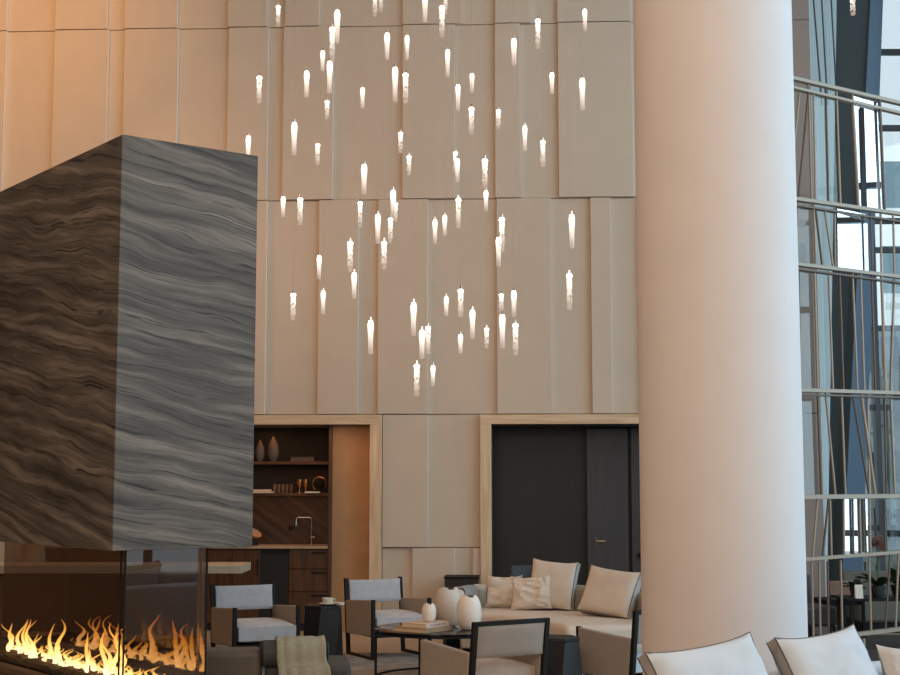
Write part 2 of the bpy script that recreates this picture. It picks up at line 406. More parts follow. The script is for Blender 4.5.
S.cycles.max_bounces = 7; S.cycles.diffuse_bounces = 3; S.cycles.glossy_bounces = 4; S.cycles.transparent_max_bounces = 24
S.cycles.sample_clamp_indirect = 4; S.cycles.caustics_reflective = False; S.cycles.caustics_refractive = False

def light(name, kind, loc, target, power, col, size=1, sizey=None, spot=None, blend=.8):
    l = bpy.data.lights.new(name, kind); o = bpy.data.objects.new(name, l); COL.objects.link(o)
    l.energy = power; l.color = lin(col)
    o.location = loc; d = Vector(target) - Vector(loc); o.rotation_euler = d.to_track_quat('-Z', 'Y').to_euler()
    if kind == 'AREA':
        l.shape = 'RECTANGLE'; l.size = size; l.size_y = sizey or size
    elif kind == 'SPOT':
        l.spot_size = math.radians(spot); l.spot_blend = blend; l.shadow_soft_size = size
    else: l.shadow_soft_size = size
    return o

# ------------------------------------------------------------------ room shell
CEIL = 9.6; XL, XR = -7.6, 9.5; YB = -4.0
struct(link('floor', bx(XL, XR, YB, 21.5, -.12, 0), M['floor']), 'pale warm limestone floor of the lobby', 'floor')
struct(link('ceiling', bx(XL, XR, YB, 21.5, CEIL, CEIL + .2), M['plaster']), 'plain pale plaster ceiling high above the lobby', 'ceiling')
struct(link('wall_left', bx(XL - .2, XL, YB, 17.6, 0, CEIL), M['sidewall']), 'dark taupe plaster side wall beyond the fireplace', 'wall')
struct(link('wall_front', bx(XL, XR, YB - .2, YB, 0, CEIL), M['plaster']), 'plain plaster wall behind the viewer', 'wall')
# back wall backing with two openings (wall-local coordinates)
U0 = -7.6; U1 = Wu(812, 0, 120)
LZ = Wz(424.5)                                    # underside of the lintels
LO0, LO1 = -4.9, Wu(371); RO0, RO1 = Wu(491), 3.3
bm = B(); TH = .9
box(bm, U0, LO0, 0, TH, 0, CEIL); box(bm, LO0, LO1, 0, TH, LZ, CEIL); box(bm, LO1, RO0, 0, TH, 0, CEIL)
box(bm, RO0, RO1, 0, TH, LZ, CEIL); box(bm, RO1, U1, 0, TH, 0, CEIL)
struct(link('wall_back', bm, M['base'], loc=(0, 17, 0), rotz=-PHI), 'tall back wall clad in staggered beige panels', 'wall')
# panels
zA = Wz(25.5, 450); zB = Wz(199.5, 450); zC = Wz(414.5, 450); zD = Wz(547.5, 430)
tn = [0]
def tile(p0, p1, z0, z1, prot, u0=None, u1=None, py=480):
    u0 = Wu(p0, 0, py) if u0 is None else u0; u1 = Wu(p1, 0, py) if u1 is None else u1
    tn[0] += 1; g = .006; d = .065 if prot else .015
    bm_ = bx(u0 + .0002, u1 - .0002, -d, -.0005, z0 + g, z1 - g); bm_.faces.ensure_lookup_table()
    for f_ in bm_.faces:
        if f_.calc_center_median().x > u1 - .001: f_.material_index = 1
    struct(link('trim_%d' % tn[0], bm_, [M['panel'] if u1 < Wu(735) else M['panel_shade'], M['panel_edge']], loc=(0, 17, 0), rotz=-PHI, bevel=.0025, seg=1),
           ('raised' if prot else 'recessed') + ' beige fabric panel of the tall back wall', 'wall panel')
def row(edges, z0, z1, first, py):
    pr = first
    for a, b in zip(edges, edges[1:]):
        tile(a, b, z0, z1, pr, u0=U0 if a is None else None, u1=U1 if b == 812 else None, py=py); pr = not pr
row([None, -130, -95, -50, 7, 55, 109, 125, 179, 229, 269, 284, 334, 403, 455, 495, 520, 558, 632, 690, 745, 812], zB, zA, False, 90)
row([None, -128, -90, -52, 9, 57, 109, 126, 179, 229, 268, 286, 320, 403, 462, 495, 530, 557, 630, 690, 745, 812], zA, CEIL, False, 12)
row([None, -120, -70, -20, 30, 75, 120, 160, 205, 245, 267, 319, 359, 378.5, 428, 497, 551, 591, 611, 640, 700, 745, 812], zC, zB, False, 300)
tile(383, 428, zD, zC, True); tile(428, 480, zD, zC, False)
tile(383, 413, 0, zD, False); tile(413, 455, 0, zD, True); tile(455, 473, 0, zD, False); tile(473, 480, 0, zD, True)
tile(0, 0, 0, zC, False, u0=U0, u1=LO0 - .16); tile(0, 812, 0, zC, True, u0=RO1 + .16, u1=U1)
# travertine portal frames (flush with the raised panels)
def portal(o0, o1, i0, i1, label, lid):
    r = thing('stone_door_frame', label, 'door frame', Wp((i0 + i1) / 2, 0), -PHI); c = (i0 + i1) / 2
    ztop = zC - .006
    link('lintel', bx(o0 - c, o1 - c, -.1, .06, LZ, ztop), M['portal_h'], r, bevel=.003, seg=1)
    link('jamb', bx(o0 - c, i0 - c, -.1, .3, 0, LZ), M['portal'], r, bevel=.003, seg=1)
    link('jamb', bx(i1 - c, o1 - c, -.1, .3, 0, LZ), M['portal'], r, bevel=.003, seg=1)
portal(LO0 - .155, Wu(383) - .002, LO0 + .002, LO1 - .002, 'pale travertine frame round the wooden bar recess', 0)
portal(Wu(480) + .002, RO1 + .155, RO0 + .002, RO1 - .002, 'pale travertine frame round the dark doorway behind the sofa', 0)

# dark room behind the right portal
bm = B()
box(bm, RO0, RO1, .55, .62, 0, LZ); box(bm, RO0, RO0 + .02, .3, .55, 0, LZ); box(bm, RO0, RO1, .06, .62, LZ - .02, LZ)
struct(link('wall_doorway', bm, M['blackwood'], loc=(0, 17, 0), rotz=-PHI), 'black timber lining inside the dark doorway', 'wall')
d0, d1 = Wu(586, .5), Wu(627, .5)
dr = thing('door_1', 'charcoal door with a small lever handle in the dark doorway', 'door', Wp((d0 + d1) / 2, .5), -PHI); dr['kind'] = 'structure'
hw = (d1 - d0) / 2
M['doorc'] = wood('charcoal_door', (50, 50, 53), (60, 60, 63), 5, 2, .5)
link('door_panel', bx(-hw, hw, -.02, .04, 0, LZ - .03), M['doorc'], dr, bevel=.003, seg=1)
uh, zh = W(598, 541, .47)
h = link('handle', tube(B(), [(uh - (d0 + d1) / 2 - .02, -.02, zh), (uh - (d0 + d1) / 2 - .02, -.07, zh), (uh - (d0 + d1) / 2 + .09, -.07, zh)], .009, 8), M['brasslever'], dr)
link('keyhole_plate', bx(uh - (d0 + d1) / 2 - .04, uh - (d0 + d1) / 2 - .005, -.026, -.0195, zh - .07, zh + .05), M['bronzed'], dr)
d2, d3 = Wu(630, .5), RO1 - .1
dr2 = thing('door_2', 'second charcoal door leaf beside the column', 'door', Wp((d2 + d3) / 2, .5), -PHI); dr2['kind'] = 'structure'
link('door_panel', bx(-(d3 - d2) / 2, (d3 - d2) / 2, -.02, .04, 0, LZ - .03), M['doorc'], dr2, bevel=.003, seg=1)
link('handle', lathe(B(), [(.03, 0), (.03, .05)], 12, (-(d3 - d2) / 2 + .1, -.05, .86)), M['black'], dr2)

# ------------------------------------------------------------------ bar recess on the left
nb = .68                                             # depth of the niche back
uo = Wu(333, .12)
struct(link('wall_recess', bx(uo, LO1, .12, nb, 0, LZ), M['orange'], loc=(0, 17, 0), rotz=-PHI), 'warm tan panel beside the bar shelves', 'wall')
bar = thing('bar_cabinet', 'dark walnut bar cabinet with open shelves and stone backsplash in the left recess', 'cabinet', Wp(uo - 1.6, .1), -PHI)
bw0, bw1 = LO0 + .02 - (uo - 1.6), 1.6 - .002
zs1, zs2, zct = W(290, 461.5, .3)[1], W(290, 493, .3)[1], W(290, 546, .15)[1]
link('side_panel', bx(bw1 - .035, bw1, -.04, .55, 0, LZ - .004), M['brown'], bar)
link('back_panel', bx(bw0, bw1 - .035, .54, .57, zs2, LZ - .004), M['darkin'], bar)
link('backsplash', bx(bw0, bw1 - .035, .52, .57, zct, zs2 - .02), M['barstone'], bar)
link('shelf', bx(bw0, bw1 - .036, .14, .54, zs1 - .035, zs1), M['brownshelf'], bar)
link('shelf', bx(bw0, bw1 - .036, .14, .519, zs2 - .035, zs2), M['brownshelf'], bar)
link('countertop', bx(bw0, bw1 - .036, -.03, .519, zct - .03, zct), M['counter'], bar, bevel=.004, seg=1)
edges = [Wu(p, .12) - (uo - 1.6) for p in (120, 165, 205, 235, 263)] 
edges[0] = bw0
for a, b in zip(edges, edges[1:]):
    dd = link('cabinet_door', bx(a + .003, b - .003, -.005, .02, .09, zct - .04), M['brown'], bar, bevel=.003, seg=1)
    link('handle', bx(b - .035, b - .025, -.03, -.006, zct - .35, zct - .15), M['black'], dd)
g0, g1 = Wu(263, .12) - (uo - 1.6), Wu(291, .12) - (uo - 1.6)
link('refrigerator_door', bx(g0 + .003, g1 - .003, .0, .02, .09, zct - .1), M['darkin'], bar, bevel=.003, seg=1)
z1_, z2_ = zct - .27, zct - .54
for a, b in ((z1_ + .004, zct - .04), (z2_ + .004, z1_ - .004), (.09, z2_ - .004)):
    dd = link('drawer', bx(g1 + .003, bw1 - .04, -.005, .02, a, b), M['brown'], bar, bevel=.003, seg=1)
    link('handle', bx(bw1 - .24, bw1 - .06, -.022, -.006, b - .045, b - .03), M['black'], dd)
link('carcass', bx(bw0, bw1 - .036, .025, .5, .0, zct - .035), M['darkin'], bar)
# tap and outlet
uf, zf = W(311, 545, .4)
tp = thing('bar_tap', 'thin polished gooseneck tap on the bar counter', 'tap', Wp(uf, .42, zct), -PHI)
hgt = W(311, 517.5, .42)[1] - zct; sp_ = uf - Wu(297.5, .42)
link('spout', tube(B(), [(0, 0, 0), (0, 0, hgt - .02), (-.02, 0, hgt), (-sp_ + .02, 0, hgt), (-sp_, 0, hgt - .02), (-sp_, 0, hgt - .1)], .0075, 8), M['chrome'], tp)
link('handle', tube(B(), [(0, -.01, .09), (0, -.04, .095), (.05, -.05, .1)], .007, 8), M['chrome'], tp)
link('base', lathe(B(), [(.02, 0), (.02, .012), (.011, .02)], 14), M['chrome'], tp)
uq, zq = W(290.5, 528, .6)
ol = thing('wall_outlet', 'small black square socket on the brown stone backsplash', 'socket', Wp(uq, .62, zq), -PHI)
link('plate', bx(-.032, .032, -.012, -.001, -.032, .032), M['plate'], ol, bevel=.003); link('socket_well', lathe(B(), [(.018, 0), (.016, .001)], 12, (0, 0, 0)), M['black'], ol)
ol.children[1].rotation_euler = (PI / 2, 0, 0); ol.children[1].location = (0, -.0125, 0)
# leaf-shaped sculptures on the upper shelf
def on_shelf(px, v, z): return Wp(Wu(px, v), v, z)
for px, h_, w_, lb in ((260.5, .27, .062, 'pointed leaf-shaped ceramic vase on top bar shelf, nearest the fireplace'), (274, .31, .075, 'larger pointed leaf-shaped ceramic vase on top bar shelf, second from fireplace')):
    bm = B()
    lathe(bm, [(w_ * .35, 0), (w_ * .8, h_ * .15), (w_, h_ * .38), (w_ * .8, h_ * .65), (w_ * .35, h_ * .88), (.004, h_)], 14, sy=.5)
    for v in bm.verts:
        a = math.atan2(v.co.y, v.co.x); v.co.xy = v.co.xy * (1 + .06 * math.sin(7 * a))
    tag(link('leaf_vase', bm, M['leafvase'], loc=on_shelf(px, .38, zs1), rotz=.3), lb, 'vase')
bk = thing('boxed_book', 'long low book lying on the top bar shelf', 'book', on_shelf(304, .36, zs1), -PHI)
link('cover', bx(-.145, .145, -.08, .08, 0, .012), M['leafvase'], bk, bevel=.002); link('pages', bx(-.14, .14, -.075, .08, .0125, .045), M['leafvase'], bk); link('cover', bx(-.145, .145, -.08, .08, .0455, .055), M['leafvase'], bk, bevel=.002)
for k in range(2):
    mg = thing('magazine', ('lower' if k == 0 else 'upper') + ' blush magazine of the pair on the middle bar shelf', 'magazine', on_shelf(262 - k * 2, .3, zs2 + k * .0225), -PHI + .05 * k)
    link('cover', bx(-.15, .15, -.11, .11, .018, .022), M['magazine'], mg); link('pages', bx(-.148, .146, -.107, .107, 0, .0178), M['paper'], mg)
for k in range(5):
    px = 276 + k * 4.0
    gl = thing('tumbler', 'smoky ribbed tumbler on middle bar shelf, %s from the fireplace' % ('first', 'second', 'third', 'fourth', 'fifth')[k], 'glass', on_shelf(px, .42, zs2), 0, 'tumblers in a row on the bar shelf')
    link('body', lathe(B(), [(.017, 0), (.019, .01), (.021, .105), (.0185, .104), (.016, .015)], 14), M['glassware'], gl)
    link('foot_rim', lathe(B(), [(.0185, -.0), (.0195, .004)], 14), M['glassware'], gl)
for k, px in enumerate((300.5, 306.5)):
    gb = thing('gold_goblet', ('left' if k == 0 else 'right') + ' gold goblet of the pair on the middle bar shelf', 'goblet', on_shelf(px, .28, zs2), 0, 'gold goblets')
    hh = .165 + .0 * k
    link('stem', lathe(B(), [(.024, 0), (.022, .004), (.005, .01), (.005, .07), (.01, .075)], 14), M['gold'], gb)
    link('bowl', lathe(B(), [(.01, .0752), (.024, .09), (.03, .12), (.031, hh), (.028, hh), (.026, .12), (.006, .09)], 16), M['gold'], gb)
bk = thing('flat_book', 'thin pale book lying at the right of the middle bar shelf', 'book', on_shelf(314, .24, zs2), -PHI)
link('cover', bx(-.09, .09, -.06, .06, .0152, .02), M['paper'], bk); link('pages', bx(-.088, .088, -.058, .058, 0, .015), M['card'], bk)
so = thing('disc_sculpture', 'round black disc sculpture with gold rim on the middle bar shelf', 'sculpture', on_shelf(320, .4, zs2), -PHI)
bm = lathe(B(), [(.001, -.014), (.05, -.014), (.07, -.006), (.07, .006), (.05, .014), (.001, .014)], 24); 
o = link('disc', bm, M['black'], so); o.rotation_euler = (PI / 2, 0, .25); o.location = (0, 0, .113)
pts = [(.082 * math.cos(a), 0, .113 + .082 * math.sin(a)) for a in [i / 20 * PI * 1.5 - .6 for i in range(21)]]
link('rim', tube(B(), pts, .007, 8), M['gold'], so); link('stand', lathe(B(), [(.035, 0), (.03, .03), (.012, .05)], 16), M['black'], so)
bw_ = thing('wooden_bowl', 'carved pale wooden bowl tipped up on the bar counter', 'bowl', on_shelf(256, .3, zct + .002), 0)
o = link('bowl', lathe(B(), [(.03, -.06), (.075, -.04), (.1, .0), (.095, .0), (.07, -.03), (.02, -.045)], 24), M['copper'], bw_); o.rotation_euler = (.35, .5, 0); o.location = (0, 0, .155)
link('foot', lathe(B(), [(.055, 0), (.035, .03), (.03, .085)], 18), M['black'], bw_)

# stone island behind the fireplace
isl = thing('kitchen_island', 'pale stone island slab on dark wood base behind the fireplace', 'island', (-3.7, 15.45, 0))
e = atY(243, 569, 15.2)
link('slab', bx(-1.6, e.x + 3.7, -.35, .35, .80, .885), M['island'], isl, bevel=.006)
link('base', bx(-1.5, e.x + 3.2, -.25, .3, 0, .799), M['brown'], isl, bevel=.004)

# ------------------------------------------------------------------ fireplace
HD = math.radians(90 - 52.8)            # direction of the right face
d1 = Vector((math.cos(HD), math.sin(HD), 0)); d2 = Vector((-math.sin(HD), math.cos(HD), 0))
c0 = atY(113.7, 488, 9.5); c0.z = 0
def FP(a, b, z=0): return c0 + d1 * a + d2 * b + Vector((0, 0, z))
wR, _ = onplane(254.6, 400, (c0.x, c0.y), (d1.x, d1.y))
zb = atY(113, 551, 9.5).z; zt = atY(121, 134.3, 9.5).z
LEN = 4.3
fp = thing('fireplace', 'freestanding fireplace with tall veined stone hood over a glass firebox', 'fireplace', c0, HD)
link('hood', bx(0, wR, 0, LEN, zb, zt), M['hood'], fp, bevel=.003, seg=1)
zbed = .335
link('hearth_base', bx(.0, wR - .0, 0, LEN, .0, .28), M['hearth'], fp, bevel=.01)
link('hearth_ledge', bx(.02, .12, .02, LEN - .02, .2805, zbed), M['hearth'], fp, bevel=.006)
link('trough_rail', bx(.14, .155, .1, LEN - .1, .2805, zbed + .004), M['black'], fp)
link('trough_rail', bx(.17, .185, .1, LEN - .1, .2805, zbed + .004), M['black'], fp)
gA, gB, gF = .19, .80, .2
bm = B(); nx, ny = 14, 70
V = {(i, j): bm.verts.new((gA + .02 + (gB - gA - .04) * i / nx, gF + .02 + (LEN - gF - .3) * j / ny, zbed - .01 + random.uniform(-.008, .014))) for i in range(nx + 1) for j in range(ny + 1)}
for i in range(nx):
    for j in range(ny): bm.faces.new([V[i, j], V[i + 1, j], V[i + 1, j + 1], V[i, j + 1]])
gv = link('gravel_bed', bm, M['gravel'], fp, smooth=False); gv['kind'] = 'stuff'
link('hearth_rim', box(box(B(), gB + .02, wR - .02, .02, LEN - .02, .2805, zbed), .121, gB + .019, .02, gF - .02, .2805, zbed), M['hearth'], fp, bevel=.005)
def pane(name, x0, y0, x1, y1, m):
    bm = B(); z0, z1 = zbed + .002, zb - .001
    v = [bm.verts.new(p) for p in ((x0, y0, z0), (x1, y1, z0), (x1, y1, z1), (x0, y0, z1))]; bm.faces.new(v)
    return link(name, bm, m, fp)
pane('glass_pane', gA, gF, gA, LEN - .1, M['fireglass'])
pane('glass_pane', gA, gF, gB, gF, M['fireglass'])
pane('glass_pane', gB, gF, gB, LEN - .1, M['firerear'])
for x, y in ((gA - .004, gF - .004), (gB + .004, gF - .004), (gB + .004, gF + .09)):
    link('glass_edge', bx(x - .005, x + .005, y - .005, y + .005, zbed, zb - .001), M['black'], fp)
link('glass_edge', bx(gA - .009, gA + .001, gF + .06, gF + .07, zbed, zb - .001), M['black'], fp)
# flames
bm = B(); hl = bm.verts.layers.float.new('h')
def tongue(x, y, z, h, r, ph, lean):
    n = 11; rings = []; seg = 8
    for i in range(n + 1):
        t = i / n
        cx = x + (lean * t * t + .07 * math.sin(ph + 6.5 * t) * t) * .6 + .02 * math.sin(9 * t + ph) * t
        cy = y + (lean * t * t * .6 + .1 * math.sin(ph * 1.7 + 7.2 * t) * t * (.4 + h))
        rr = r * (1.0 - .1 * math.sin(ph + 9 * t)) * max(.02, (1 - t) ** .75) * (.55 + 1.1 * t if t < .35 else .94)
        ring = []
        for k in range(seg):
            a = 2 * PI * k / seg
            v = bm.verts.new((cx + rr * .35 * math.cos(a), cy + rr * math.sin(a), z + h * t)); v[hl] = min(1, t * (.55 + h)); ring.append(v)
        rings.append(ring)
    for A, C in zip(rings, rings[1:]):
        for k in range(seg): bm.faces.new([A[k], A[(k + 1) % seg], C[(k + 1) % seg], C[k]])
    bm.faces.new(rings[-1])
y = gF + .08; rr_ = random.Random(5)
while y < 3.1:
    q_ = rr_.random()
    for _ in range(3):
        hh_ = rr_.uniform(.05, .13) if _ else (rr_.uniform(.22, .40) if q_ < .4 else rr_.uniform(.09, .18))
        tongue(.48 + rr_.uniform(-.07, .07), y + rr_.uniform(-.05, .05), zbed - .012, hh_, rr_.uniform(.035, .06) * (1.2 if _ else 1.3), rr_.uniform(0, 6.28), rr_.uniform(-.12, .12))
    y += rr_.uniform(.07, .12)
fl = link('fire', bm, M['flame'], loc=c0, rotz=HD)
tag(fl, 'low row of yellow and orange flames burning along the gravel bed', 'fire', kind='stuff')

# ------------------------------------------------------------------ big column
cc = Vector((9 * math.tan(math.radians(10.75)), 9.0, 0)); cr = .508
cl = thing('round_column', 'massive smooth round plaster column in front of the sofa', 'column', cc)
link('shaft', lathe(B(), [(cr, 0), (cr, CEIL)], 96), M['column'], cl)

# ------------------------------------------------------------------ rug
rg = link('area_rug', bx(-2.45, 2.35, -2.35, 2.35, 0, .006), M['rug'], loc=(0, 12.55, 0))
tag(rg, 'mottled grey-taupe rug under the coffee table and armchairs', 'rug')
RZ = .006

# ------------------------------------------------------------------ armchairs
def armchair(label, loc, rz, seatm, backm, behind=False):
    r = thing('armchair', label, 'armchair', loc, rz, 'black framed armchairs round the coffee table')
    w = .31; F0 = -.36; R0 = .34
    for s in (-1, 1):
        x0, x1 = (s * w - .018, s * w + .018)
        # rear post (slanted), front post, runner, arm panel
        link('rear_leg', extr(B(), [(R0 - .085, 0), (R0 - .045, 0), (R0 + .04, .765), (R0, .765)], 'x', x0, x1), M['black'], r, bevel=.003, seg=1)
        link('front_leg', bx(x0, x1, F0, F0 + .035, 0, .592), M['black'], r, bevel=.003, seg=1)
        link('runner', bx(x0, x1, F0 + .036, R0 - .09, 0, .028), M['black'], r, bevel=.003, seg=1)
        link('armrest', extr(B(), [(F0 + .036, .235), (R0 - .062, .215), (R0 - .026, .548), (F0 + .036, .588)], 'x', s * w - .024, s * w + .024), M['taupe'], r, bevel=.008)
    link('seat_frame', bx(-w + .026, w - .026, F0 + .03, R0 - .09, .215, .25), M['black'], r, bevel=.003, seg=1)
    bm, lp = pillow(2 * w - .06, .63, .175, .12, n=14, pinch=.02, wrinkle=.003, seed=3)
    for v in bm.verts:
        x, y, z = v.co; v.co = (x, z - .06, y + .345)
        if v.co.z > .33: v.co.z += .02 * (1 - (v.co.y / .4) ** 2)
    link('seat_cushion', bm, M[seatm], r)
    bm, lp = pillow(2 * w - .04, .235, .085, .05, n=12, pinch=.02, wrinkle=.001, seed=5)
    tl = Matrix.Rotation(-.13, 4, 'X')
    for v in bm.verts: v.co = tl @ v.co + Vector((0, R0 - .012, .63))
    link('back_pad', bm, M[backm], r)
    if behind: link('top_rail', bx(-w + .019, w - .019, R0 + .0, R0 + .038, .735, .765), M['black'], r, bevel=.003, seg=1)
    else: link('top_rail', bx(-w + .019, w - .019, R0 + .012, R0 + .036, .70, .73), M['black'], r, bevel=.003, seg=1)
    return r
ra = math.radians(27)
armchair('grey cushioned armchair beside the fireplace glass, left of the black pedestal', (-1.86, 13.72, RZ), ra, 'greyfab', 'greyfab')
armchair('grey cushioned armchair between the black pedestal and the egg vases', (-.64, 14.72, 0), ra, 'greyfab', 'greyfab')
rb = math.radians(213)
armchair('armchair seen from behind in front of the coffee table, black back frame', (.238, 10.47, RZ), rb, 'beigeseat', 'taupe', True)
armchair('armchair seen from behind, half hidden by the big round column', (1.475, 11.4, RZ), rb, 'white', 'taupe', True)

# ------------------------------------------------------------------ pedestals
def pedestal(label, loc, rt, rb_, h, rot, n=6):
    bm = B()
    lo = [(rb_ * math.cos(2 * PI * k / n), rb_ * math.sin(2 * PI * k / n)) for k in range(n)]
    mid = [(rb_ * 1.02 * math.cos(2 * PI * (k + .15) / n), rb_ * 1.02 * math.sin(2 * PI * (k + .15) / n)) for k in range(n)]
    hi = [(rt * math.cos(2 * PI * (k + .3) / n), rt * math.sin(2 * PI * (k + .3) / n)) for k in range(n)]
    prism(bm, lo, 0, h - .03, hi)
    r = thing('side_table', label, 'side table', loc, rot)
    link('pedestal_body', bm, M['blackblock'], r, bevel=.004, seg=1)
    link('table_top', prism(B(), [(x * 1.02, y * 1.02) for x, y in hi], h - .0295, h), M['blackblock'], r, bevel=.003, seg=1)
    return r
e = atZ(327.5, 655, RZ)
pedestal('faceted black pedestal table between the two grey armchairs, cups on top', (e.x, 14.15, RZ), .195, .205, .55, .2)
pedestal('faceted black pedestal table between the two armchairs seen from behind', (.83, 11.15, RZ), .17, .24, .55, .5)
cx_ = atY(329, 602, 14.1)
cu = thing('coffee_cup', 'white coffee cup on saucer on the black pedestal by grey armchairs', 'cup', (cx_.x - .01, 14.08, RZ + .5505))
link('saucer', lathe(B(), [(.04, 0), (.085, .016), (.084, .02), (.04, .008)], 24), M['card'], cu)
link('bowl', lathe(B(), [(.03, .009), (.05, .03), (.056, .07), (.052, .07), (.045, .03), (.01, .016)], 24), M['card'], cu)
link('handle', tube(B(), [(.052, 0, .06), (.075, 0, .058), (.078, 0, .04), (.05, 0, .028)], .005, 6), M['card'], cu)
sc = tag(link('sugar_dish', lathe(B(), [(.02, 0), (.04, .008), (.045, .03), (.041, .03), (.03, .012), (.005, .01)], 20), M['card'], loc=(cx_.x + .115, 14.02, RZ + .5505)), 'small white dish beside the coffee cup on black pedestal', 'dish')
# low black cabinet at the wall
lb = thing('low_cabinet', 'low black cabinet against the panelled wall left of the sofa arm', 'cabinet', Wp(.155, -.36), -PHI)
link('body', bx(-.19, .19, -.19, .19, .04, .66), M['blackwood'], lb, bevel=.004); link('top', bx(-.2, .2, -.2, .2, .6605, .685), M['black'], lb, bevel=.003); link('plinth', bx(-.17, .17, -.17, .17, 0, .0395), M['black'], lb)
# ------------------------------------------------------------------ coffee table
ct = thing('coffee_table', 'round black glass coffee table with thin metal legs', 'coffee table', (-.045, 13.0, RZ + .02))
link('tabletop', lathe(B(), [(.62, .40), (.635, .405), (.635, .418), (.63, .42)], 72), M['tabletop'], ct)
link('apron_ring', lathe(lathe(B(), [(.625, .38), (.625, .3995)], 72, cap0=False, cap1=False), [(.61, .38), (.61, .3995)], 72, cap0=False, cap1=False), M['black'], ct)
for a, wd_ in ((183, .03), (84, .15), (270, .03), (0, .03)):
    t = math.radians(a); o = link('leg', bx(-.012, .012, -wd_ / 2, wd_ / 2, -.02, .38), M['black'], ct); o.location = (.622 * math.cos(t), .622 * math.sin(t), 0); o.rotation_euler = (0, 0, t)
pts = [(.622 * math.cos(2 * PI * k / 64), .622 * math.sin(2 * PI * k / 64), -.011) for k in range(65)]
link('base_ring', tube(B(), pts, .009, 6, False), M['black'], ct)
TZ = RZ + .4405
p = atZ(429, 632.5, TZ); p2 = atZ(424, 627, TZ + .035)
def book(label, loc, rz, w, d, h, cm):
    b = thing('book', label, 'book', loc, rz, 'books stacked on the coffee table')
    link('back_cover', bx(-w / 2, w / 2, -d / 2, d / 2, 0, .004), M[cm], b); link('pages', bx(-w / 2 + .004, w / 2 - .005, -d / 2 + .004, d / 2 - .004, .0042, h - .0042), M['paper'], b)
    link('front_cover', bx(-w / 2, w / 2, -d / 2, d / 2, h - .004, h), M[cm], b)
    sp = link('spine', bx(w / 2 - .0045, w / 2, -d / 2, d / 2, .0042, h - .0042), M[cm], b)
    return b
b1 = book('thick tan book at the bottom of the coffee table stack', (-.235, 12.72, TZ), -.62, .34, .42, .038, 'booktan')
b2 = book('pale blush book on top of the tan book', (-.215, 12.74, TZ + .0385), -.60, .27, .36, .036, 'bookpink')
bm = B(); k = 0; y = -.12
while y < .12:
    box(bm, .1352, .136, y, y + random.uniform(.006, .014), .010, .026); y += .022
link('spine_lettering', bm, M['ink'], b2)
def egg(label, px, pbot, wpx, hpx, z, Y, m, dent=None, seed=0, notch=.8):
    rnd = random.Random(seed); q = atY(px, 600, Y); s = Y / F * 1.0; R_ = wpx * s / 2; H = hpx * s
    r = thing('egg_vase', label, 'vase', (q.x, Y, z), 0, 'broken egg vases on the coffee table')
    prof = []; za = -math.cos(.1 * PI); zb_ = -math.cos(.85 * PI)
    for i in range(17):
        a = (.1 + .75 * i / 16) * PI; zz = (-math.cos(a) - za) / (zb_ - za)
        prof.append((R_ * math.sin(a) ** .68 * (1.03 - .06 * zz), H * zz * .97))
    ph = rnd.uniform(0, 6)
    def rim(u): return H * .022 * (abs(((u * 7 + ph) % 2) - 1) * 2 - 1) + (-.13 * H if abs(u - notch) < .05 else 0)
    bm = lathe(B(), prof, 42, cap1=False, rim=rim)
    if dent:
        c = Vector((R_ * math.cos(dent), R_ * math.sin(dent), H * .42))
        for v in bm.verts:
            d = (v.co - c).length
            if d < .5 * R_: v.co -= Vector((math.cos(dent), math.sin(dent), 0)) * .22 * R_ * (1 - d / (.5 * R_)) ** 1.5
    o = link('shell', bm, M[m], r, smooth=True); 
    inn = lathe(B(), [(a * .93, b * .985 + .003) for a, b in prof[:-1]], 42, cap1=False)
    for f in inn.faces: f.normal_flip()
    link('hollow', inn, M['hollow'], r)
    return r
egg('large stone-grey broken egg vase behind the ivory ones', 448.5, 627, 29, 39, TZ, 13.1, 'ceramicgrey', seed=3)
v2 = egg('medium ivory egg vase with a dented side, at the table edge', 469, 629, 25, 34.5, TZ, 12.78, 'ceramic', dent=None, seed=2)
v2.rotation_euler = (0, 0, 0)
me = v2.children[0].data; Rm = 12.5 * 12.78 / F
c = Vector((Rm * .55, -Rm * .8, .13))
for v in me.vertices:
    d = (v.co - c).length
    if d < .55 * Rm: v.co += Vector((-.5, .8, 0)) * .3 * Rm * (1 - d / (.55 * Rm))
egg('small ivory egg vase standing on the stacked books', 429, 620, 14.5, 18.5, TZ + .075, 12.72, 'ceramic', seed=5)

# ------------------------------------------------------------------ curved sofa
P = [Vector(q) for q in ((.40, 15.62), (.68, 15.52), (.95, 15.35), (1.2, 15.12), (1.42, 14.83), (1.63, 14.5), (1.8, 14.18), (1.93, 13.82), (2.0, 13.45))]
def offs(d):
    out = []
    for i, q in enumerate(P):
        t = (P[min(i + 1, len(P) - 1)] - P[max(i - 1, 0)]).normalized(); n = Vector((t.y, -t.x))   # to the room side
        out.append(q + n * d)
    return out
sofa = thing('curved_sofa', 'curved cream sofa facing the coffee table from the dark doorway', 'sofa', (1.2, 14.6, 0))
def band(name, a, b, z0, z1, m, bev=.03):
    A = offs(a); Cc = offs(b); bm = B(); n = len(A)
    rows = [[bm.verts.new((q.x - 1.2, q.y - 14.6, z)) for q in R_] for R_, z in ((A, z0), (Cc, z0), (Cc, z1), (A, z1))]
    for i in range(n - 1):
        for k in range(4): bm.faces.new([rows[k][i], rows[k][i + 1], rows[(k + 1) % 4][i + 1], rows[(k + 1) % 4][i]])
    bm.faces.new([r[0] for r in rows]); bm.faces.new([r[-1] for r in rows][::-1])
    return link(name, bm, M[m], sofa, bevel=bev, seg=4)
band('base', .86, -.15, .06, .24, 'cream', .015)
band('seat_cushion', .95, .0, .245, .43, 'cream', .05)
